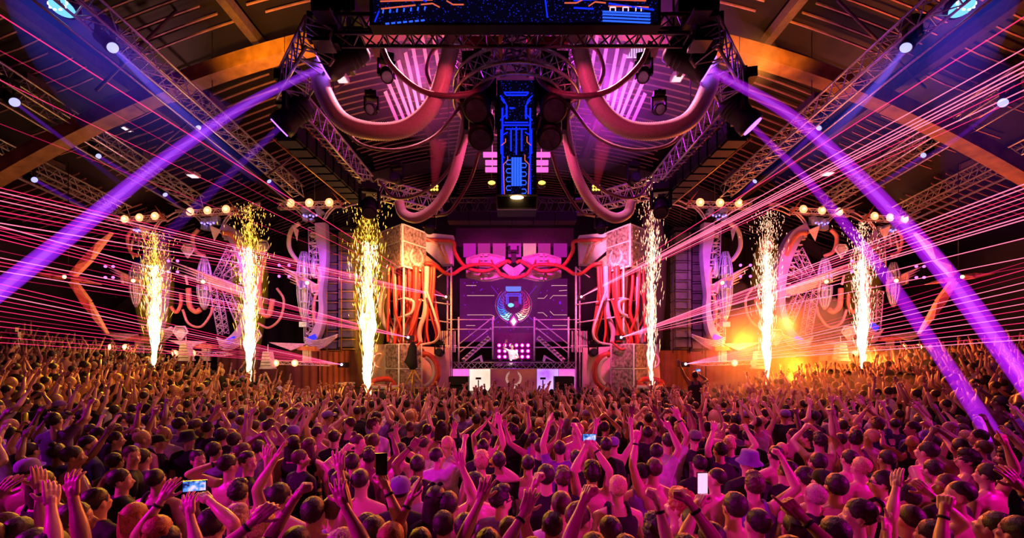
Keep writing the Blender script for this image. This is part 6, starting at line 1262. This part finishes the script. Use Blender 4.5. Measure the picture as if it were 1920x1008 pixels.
def add_prop(kind, pos, yaw, label):
    t = thing('phone' if 'phone' in kind else kind, pos, label, 'phone' if 'phone' in kind else 'can')
    q_ = Matrix.Rotation(yaw, 3, 'Z')
    if 'phone' in kind:
        w_, h = (.15, .075) if kind == 'phone_wide' else (.075, .15)
        part('body', MB().box(pos, (w_, .009, h), q_), phonem, t); part('screen', MB().box(pos+q_@Vector((0, -.006, 0)), (w_*.9, .003, h*.9), q_), screenpink if kind == 'phone_pink' else phonem if kind == 'phone_dark' else cloud_emit('phone_picture', [(.38, (.01, .01, .12)), (.5, (.1, .3, .9)), (.62, (.9, .6, .8))], 1.3, 22), t)
    else:
        part('body', MB().tube([pos+Vector((0, 0, -.08)), pos+Vector((0, 0, -.07)), pos+Vector((0, 0, .07)), pos+Vector((0, 0, .085))], [.026, .032, .032, .024], 16), mat('can_yellow', (.6, .8, .05), .3, .3), t)
        part('lid', MB().tube([pos+Vector((0, 0, .085)), pos+Vector((0, 0, .088))], .024, 16), alu, t)
yaws = {}
for i, (hx, hy, hyaw, hair, hcol, cloth, ccol, skin, arms, note) in enumerate(H):
    rr = random.Random(i*13+1); Hh = 1.765+rr.uniform(-.07, .07)
    Y = max(2.15, F*(HC-Hh*.935)/(hy-HY)); x = (hx-CX)/F*Y; by = hyaw*.45; hy_ = hyaw-by; sc_ = Hh/1.78; zf = 0
    if abs(x) > 8.6: zf = zfloor(x); Y = F*(HC-Hh*.935-zf)/(hy-HY); x = (hx-CX)/F*Y
    fem = hair in ('long', 'bun')
    pitch = .3 if 'up' in note and not arms else rr.uniform(.02, .18)
    if not arms and hair != 'curly':
        hp = min(range(8), key=lambda k: abs(HPOSES[k][0]-hy_)); body, J = proto('down' if rr.random() < .8 or hy > 880 else rr.choice(['left_bent', 'right_fist']), hp); key = ('p', id(body))
    else:
        iq = Matrix.Rotation(-by, 3, 'Z'); pa = {}
        for s, (px_, es, st) in arms.items():
            T = P(px_[0], px_[1], Y-.02); S_ = Vector((x, Y, 0)); T = iq@((T-S_)-Vector((0, 0, zf)))/sc_
            Sh = Vector((s*.17, 0, 1.44)); d = T-Sh
            if d.length > .60: d = d.normalized()*.60
            d -= d.normalized()*.06; hint = Vector((s*(.9 if es == 'hi' else .25), -.5 if es == 'hi' else -.2, -.35))
            pa[s] = (Sh+d, hint, st, Vector((0, 1, -.1)) if st in ('open', 'relax', 'vee', 'point') else Vector((-s*.9, .5, 0)))
        body, J = build_body(dict(hyaw=hy_, pitch=pitch, arms=pa), .0115, hvox=.0045, fem=fem); key = ('h', i)
    gar = CL[cloth].format({'white': 'pale', 'purple': 'violet', 'navy': 'navy', 'black': 'black', 'grey': 'grey'}.get(ccol, ccol))
    base = dict(short='short hair', buzz='cropped hair', curly='curly hair', tousled='tousled hair', long='long hair', bun='hair in a bun', cap='a cap', bucket='a bucket hat')[hair]
    PEOPLE.append(dict(h=i, x=x, Y=Y, px=hx, py=hy, note=note, gar=gar, base=base, hcol=hcol, hair=hair, arms=sorted(arms)))
    o = person(body, J, (x, Y), by, sc_, skin, hair, hcol, cloth, ccol or 'black', 'person', 'near crowd facing the stage', eyes=abs(hyaw) > .8, hatc='purple' if 'violet' in note else 'grey' if 'grey' in note else 'black', fem=fem, key=key, z=zf)
    PEOPLE[-1]['o'] = o; PEOPLE[-1]['J'] = J
    FOOT.append((x, Y))
    def wp(v_): return Vector((x, Y, zf))+Matrix.Rotation(by, 3, 'Z')@(v_*sc_)
    def band(s, t_=.82, m_=None, w_=.018, nm='wristband'):
        E, W = J['E', s], J['W', s]; mb = MB().tube([E+(W-E)*t_, E+(W-E)*t_+(W-E).normalized()*w_], .033, 14); k_ = bpy.data.objects.new(nm, mb.mesh(nm, m_ or rubber)); col.objects.link(k_); k_.parent = o
    if arms and rr.random() < .55: band(sorted(arms)[-1])
    if 'print' in note:
        mb = MB().box((0, -.135, 1.22), (.26, .006, .3)); mb.box((0, -.14, 1.35), (.26, .006, .015)); k_ = bpy.data.objects.new('back_print', mb.mesh('back_print', mat('print_grey', (.22, .12, .14), .8, scale=20, var=.6))); col.objects.link(k_); k_.parent = o
    if 'sunglasses pushed' in note or 'glasses' in note:
        Q = J['Q']; mb = MB(); hd_ = lambda p: NECK+Q@(Vector(p)-NECK); yy, zz = (.04, 1.79) if 'pushed' in note else (.098, 1.668)
        for s in (-1, 1): mb.ball(hd_((s*.032, yy, zz)), (.026, .008, .018), 12, 8, Q); mb.tube([hd_((s*.058, yy, zz)), hd_((s*.084, yy-.09, zz-.005))], .003, 5)
        k_ = bpy.data.objects.new('glasses', mb.mesh('glasses', phonem)); col.objects.link(k_); k_.parent = o
    if 'phone' in note:
        if 'pink' in note: add_prop('phone_pink', wp(J['W', -1]+J['hd', -1]*.13)+Vector((0, .02, .05)), .1, 'pink lit phone screen held low beside the shaved head turned left')
        elif 1 in arms and -1 in arms: p = (wp(J['W', 1])+wp(J['W', -1]))/2+Vector((0, .03, .11)); add_prop('phone_wide', p, 0, 'small lit phone held overhead in both hands by the curly haired person')
        elif 'dark' in note: p = wp(J['W', 1]+J['hd', 1]*.14); add_prop('phone_dark', p+Vector((.02, -.02, .04)), .2, 'dark phone held up beside the cropped bare shouldered person')
        else: p = wp(J['W', 1]+J['hd', 1]*.13); add_prop('phone_wide', p+Vector((-.02, -.01, .04)), .3, 'lit blue phone screen held up low on the left of the crowd')
    if 'can' in note and 'yellow' in note: add_prop('drink_can', wp(J['W', -1]+J['hd', -1]*.12)+Vector((0, 0, .02)), 0, 'yellow green drink can held up at the far left of the crowd')

# the person riding on shoulders, black against the haze, and the DJ
Y = 11.5; x = (1303-CX)/F*Y; zb = P(0, 704, Y).z-1.665
def rider():
    B_ = lambda px_, py_: P(px_, py_, Y)-Vector((x, Y, zb))
    pa = {-1: (B_(1270, 676), Vector((-.5, -.3, -.5)), 'open', Vector((0, 1, 0))), 1: (B_(1318, 700)+Vector((.0, .25, -.02)), Vector((1, 0, -.4)), 'hold', Vector((-1, .3, 0)))}
    body, J = build_body(dict(hyaw=-.3, pitch=.05, arms=pa), .011, legs='sit')
    o = person(body, J, (x, Y), 0, 1, 2, 'short', 'dark', 'tank', 'black', 'dark bare-armed person riding on shoulders, one arm high, filming with a phone', None, key=('rider',), z=zb); p = Vector((x, Y, zb))+J['W', 1]+Vector((-.02, .02, .1)); add_prop('phone_wide', p, 0, 'tiny phone in the hand of the person riding on shoulders')
rider()
body, J = build_body(dict(hyaw=PI*.98, pitch=.1, arms={-1: (Vector((-.20, .30, 1.30)), Vector((-.6, -.5, -.5)), 'relax', Vector((0, .3, -1))), 1: (Vector((.36, .05, 1.80)), Vector((.8, -.2, -.6)), 'open', Vector((0, 1, 0)))}), .009)
# DJ faces the hall: the head is built straight and the whole body turned
body, J = build_body(dict(hyaw=0, pitch=.1, arms={-1: (Vector((-.20, .32, 1.10)), Vector((-.6, -.5, -.5)), 'relax', Vector((0, .3, -1))), 1: (Vector((.30, .12, 1.84)), Vector((.9, 0, -.5)), 'flat', Vector((0, 1, 0)))}), .009)
person(body, J, (P(960, 700, 19.9).x, 19.9), PI, 1, 0, 'short', 'dark', 'tee', 'white', 'person in a white T-shirt behind the DJ booth with one arm raised', None, eyes=True, key=('dj',), z=1.7)

# ---- the rest of the 300: copies of posed people set on a jittered grid behind and between the near ones
POSEL = ['down', 'down', 'both_up', 'both_wide', 'right_up', 'left_up', 'right_fist', 'left_bent', 'clap', 'phone', 'vee', 'down']
cand = []
rr = random.Random(3); yy = 2.6
while yy < 15.4:
    xw = min(1.24*yy+.5, 19.6); n = int(2*xw/.56)
    for i in range(n):
        x = -xw+2*xw*(i+.5)/n+rr.uniform(-.15, .15); y = yy+rr.uniform(-.15, .15)
        if abs(y/1-0) < 1.8: continue
        cand.append((x, y))
    yy += .56 if yy < 8 else .62
def free(x, y, d=.43): return all((x-a)**2+(y-b)**2 > d*d for a, b in FOOT)
NEED = 300-len(H)-1
sel = []; rest = []
for x, y in sorted(cand, key=lambda c: c[1]+.12*abs(c[0])):
    if abs(x) > 7.6 and y > 15.9: continue
    if y > 14.9 and abs(x) < 7.7: continue
    if not free(x, y, .40 if y > 5 else .46): continue
    if y < 3.6 and not free(x, y, .5): continue
    FOOT.append((x, y)); (sel if len(sel) < NEED else rest).append((x, y))
CC = ['bare', 'bare', 'tee', 'tee', 'tee', 'tee', 'tank']; CO = ['black', 'black', 'black', 'grey', 'navy', 'purple', 'white', 'black']
PN = dict(down='arms lowered', both_up='both arms up', both_wide='both arms spread up', right_up='right arm up', left_up='left finger pointing up', right_fist='right fist up', left_bent='left arm bent up', clap='hands joined overhead', phone='hands meeting over the head', vee='right hand making a V')
for i, (x, y) in enumerate(sel):
    po = rr.choice(POSEL) if y > 4.6 else 'down'; hp = rr.choice([0, 0, 0, 1, 2, 5, 3, 4]) if po in ('down', 'both_up') else rr.choice([0, 2])
    body, J = proto(po, hp); cl = rr.choice(CC); cc = rr.choice(CO); hr = rr.choice(['short', 'short', 'short', 'short', 'buzz', 'tousled', 'long', 'bun', 'cap', 'curly']); hc_ = rr.choice(['dark', 'dark', 'dark', 'brown', 'blond'])
    zf = zfloor(x); s_ = rr.uniform(.93, 1.04)*(1 if y > 4.2 else .95)
    if hr == 'curly': hr = 'tousled'
    o = person(body, J, (x, y), rr.uniform(-.25, .25), s_, rr.choice([0, 0, 0, 1, 1, 2]), hr, hc_, cl, cc, 'person', 'crowd facing the stage', key=(po, hp), z=zf)
    if cl != 'bare' and o.children: pass
    pp = Vector((x, y, zf+1.66*s_)); px_, py_ = pixel(pp)
    PEOPLE.append(dict(o=o, x=x, Y=y, px=px_, py=py_, note='', gar=CL[cl].format({'white': 'pale', 'purple': 'violet'}.get(cc, cc)), base=dict(short='short hair', buzz='cropped hair', tousled='tousled hair', long='long hair', bun='hair in a bun', cap='a cap')[hr], hcol=hc_, hair=hr, pose=PN[po]))
# labels: looks first, then the place under things one can find on stage
seen = {}
for p in sorted(PEOPLE, key=lambda p: -p['py']):
    look = p['gar'] if p['gar'] != 'bare-backed' else 'bare-backed'
    hc_ = {'dark': 'dark', 'brown': 'brown', 'blond': 'fair', 'ginger': 'ginger', 'pink': 'pink'}[p['hcol']]
    hair = p['base'] if p['hair'] in ('cap', 'bucket') else hc_+' '+p['base']
    ps = p.get('pose') or p['note'] or 'arms lowered'
    row = ROWS[0 if p['py'] > 975 else 1 if p['py'] > 930 else 2 if p['py'] > 890 else 3 if p['py'] > 855 else 4 if p['py'] > 825 else 5 if p['py'] > 800 else 6 if p['py'] > 780 else 7 if p['py'] > 765 else 8]
    lead = f'{look} person' if look == 'bare-backed' else 'person '+look
    opts = [f'{lead}, {ps}, {place(p["px"])}', f'{lead}, {hair}, {ps}, {place(p["px"])}', f'{lead}, {hair}, {place(p["px"])}, {row}', f'{lead}, {hair.split()[0]} hair, {ps}, {row}', f'{lead}, {ps}, {row}, {place(p["px"])}']
    opts.append(f'{lead}, {ps}, {row}')
    opts = [o_ for o_ in opts if len(o_.replace('-', ' ').split()) <= 16] or [opts[0]]
    pick = next((o_ for o_ in opts if o_ not in seen), None)
    if pick is None:
        for e_ in ('slightly taller', 'slightly shorter', 'head tilted', 'half hidden', 'just behind another'):
            c_ = f'{opts[0]}, {e_}'
            if c_ not in seen and len(c_.split()) <= 16 and e_ in ('half hidden', 'just behind another'): pick = c_; break
    pick = pick or opts[0]
    seen[pick] = 1; p['o']['label'] = pick
    p['o']['group'] = 'near crowd facing the stage' if p['Y'] < 4 else 'crowd facing the stage'
bodyless = 0
# ---- everyone further off: one packed mass of small figures
mass = MB(); mats_mass = [SKINS[0], HAIRS['dark'], CLOTHS['black'], CLOTHS['white'], CLOTHS['purple'], SKINS[1], HAIRS['blond']]
def tiny(mb, x, y, z, rr, fine):
    s = rr.uniform(.94, 1.06); B_ = Vector((x, y, z)); yaw = rr.uniform(-.5, .5); q_ = Matrix.Rotation(yaw, 3, 'Z'); g = lambda *p: B_+q_@(Vector(p)*s)
    cl = rr.choice([0, 0, 2, 2, 2, 2, 2, 3, 4]); sk = rr.choice([0, 0, 5]); n = 8 if fine else 6
    mb.m = cl if cl else sk; mb.tube([g(0, 0, .85), g(0, 0, 1.1), g(0, 0, 1.32), g(0, -.01, 1.44), g(0, 0, 1.5)], [.15*s, .135*s, .175*s, .14*s, .06*s], n)
    mb.m = 2; mb.tube([g(-.08, 0, .9), g(-.1, 0, .08)], [.09*s, .06*s], 5, caps=False); mb.tube([g(.08, 0, .9), g(.1, 0, .08)], [.09*s, .06*s], 5, caps=False)
    mb.m = sk; mb.tube([g(0, 0, 1.45), g(0, 0, 1.6)], .05*s, 6, caps=False); mb.ball(g(0, .02, 1.65), (.074*s, .088*s, .108*s), 8, 6)
    mb.m = 1 if rr.random() < .85 else 6; mb.ball(g(0, -.015, 1.685), (.083*s, .095*s, .095*s), 8, 6)
    for sd in (-1, 1):
        mb.m = sk; S = g(sd*.18, 0, 1.42); up = rr.random() < (.50 if y < 10 else .62)
        if up:
            E = S+q_@Vector((sd*rr.uniform(.02, .2), rr.uniform(0, .15), rr.uniform(.12, .27))); W = E+q_@Vector((sd*rr.uniform(-.14, .1), rr.uniform(0, .12), .25))
            mb.tube([S, E, W], [.05, .038, .026], 6); d = (W-E).normalized()
            mb.ball(W+d*.05, (.035, .018, .05), 6, 5)
            for f_ in range(4): a = (f_-1.5)*.22; mb.tube([W+d*.07+Vector((.012*(f_-1.5), 0, 0)), W+d*.165+Vector((math.sin(a)*.09, 0, -.01*abs(f_-1.5)))], .009, 4)
            mb.tube([W+d*.03, W+d*.08-Vector((sd*.06, 0, 0))], .011, 4)
        else: mb.tube([S, S+q_@Vector((sd*.07, .02, -.27)), S+q_@Vector((sd*.06, .12, -.5))], [.05, .038, .026], 5)
for x, y in rest: tiny(mass, x, y, zfloor(x), rr, y < 9)
yy = 15.0
while yy < 17.4:                          # stands beside the stage
    for k in range(60):
        x = -19.8+k*.62+rr.uniform(-.15, .15)
        if abs(x) > 8.9 and k < 70: tiny(mass, x if x < 0 else x, yy+rr.uniform(-.2, .2), zfloor(x), rr, False)
    yy += .62
ms = bpy.data.objects.new('distant_crowd', mass.mesh('distant_crowd', mats_mass)); col.objects.link(ms); tag(ms, 'packed mass of distant people with raised arms filling the hall', 'crowd', None, 'stuff')
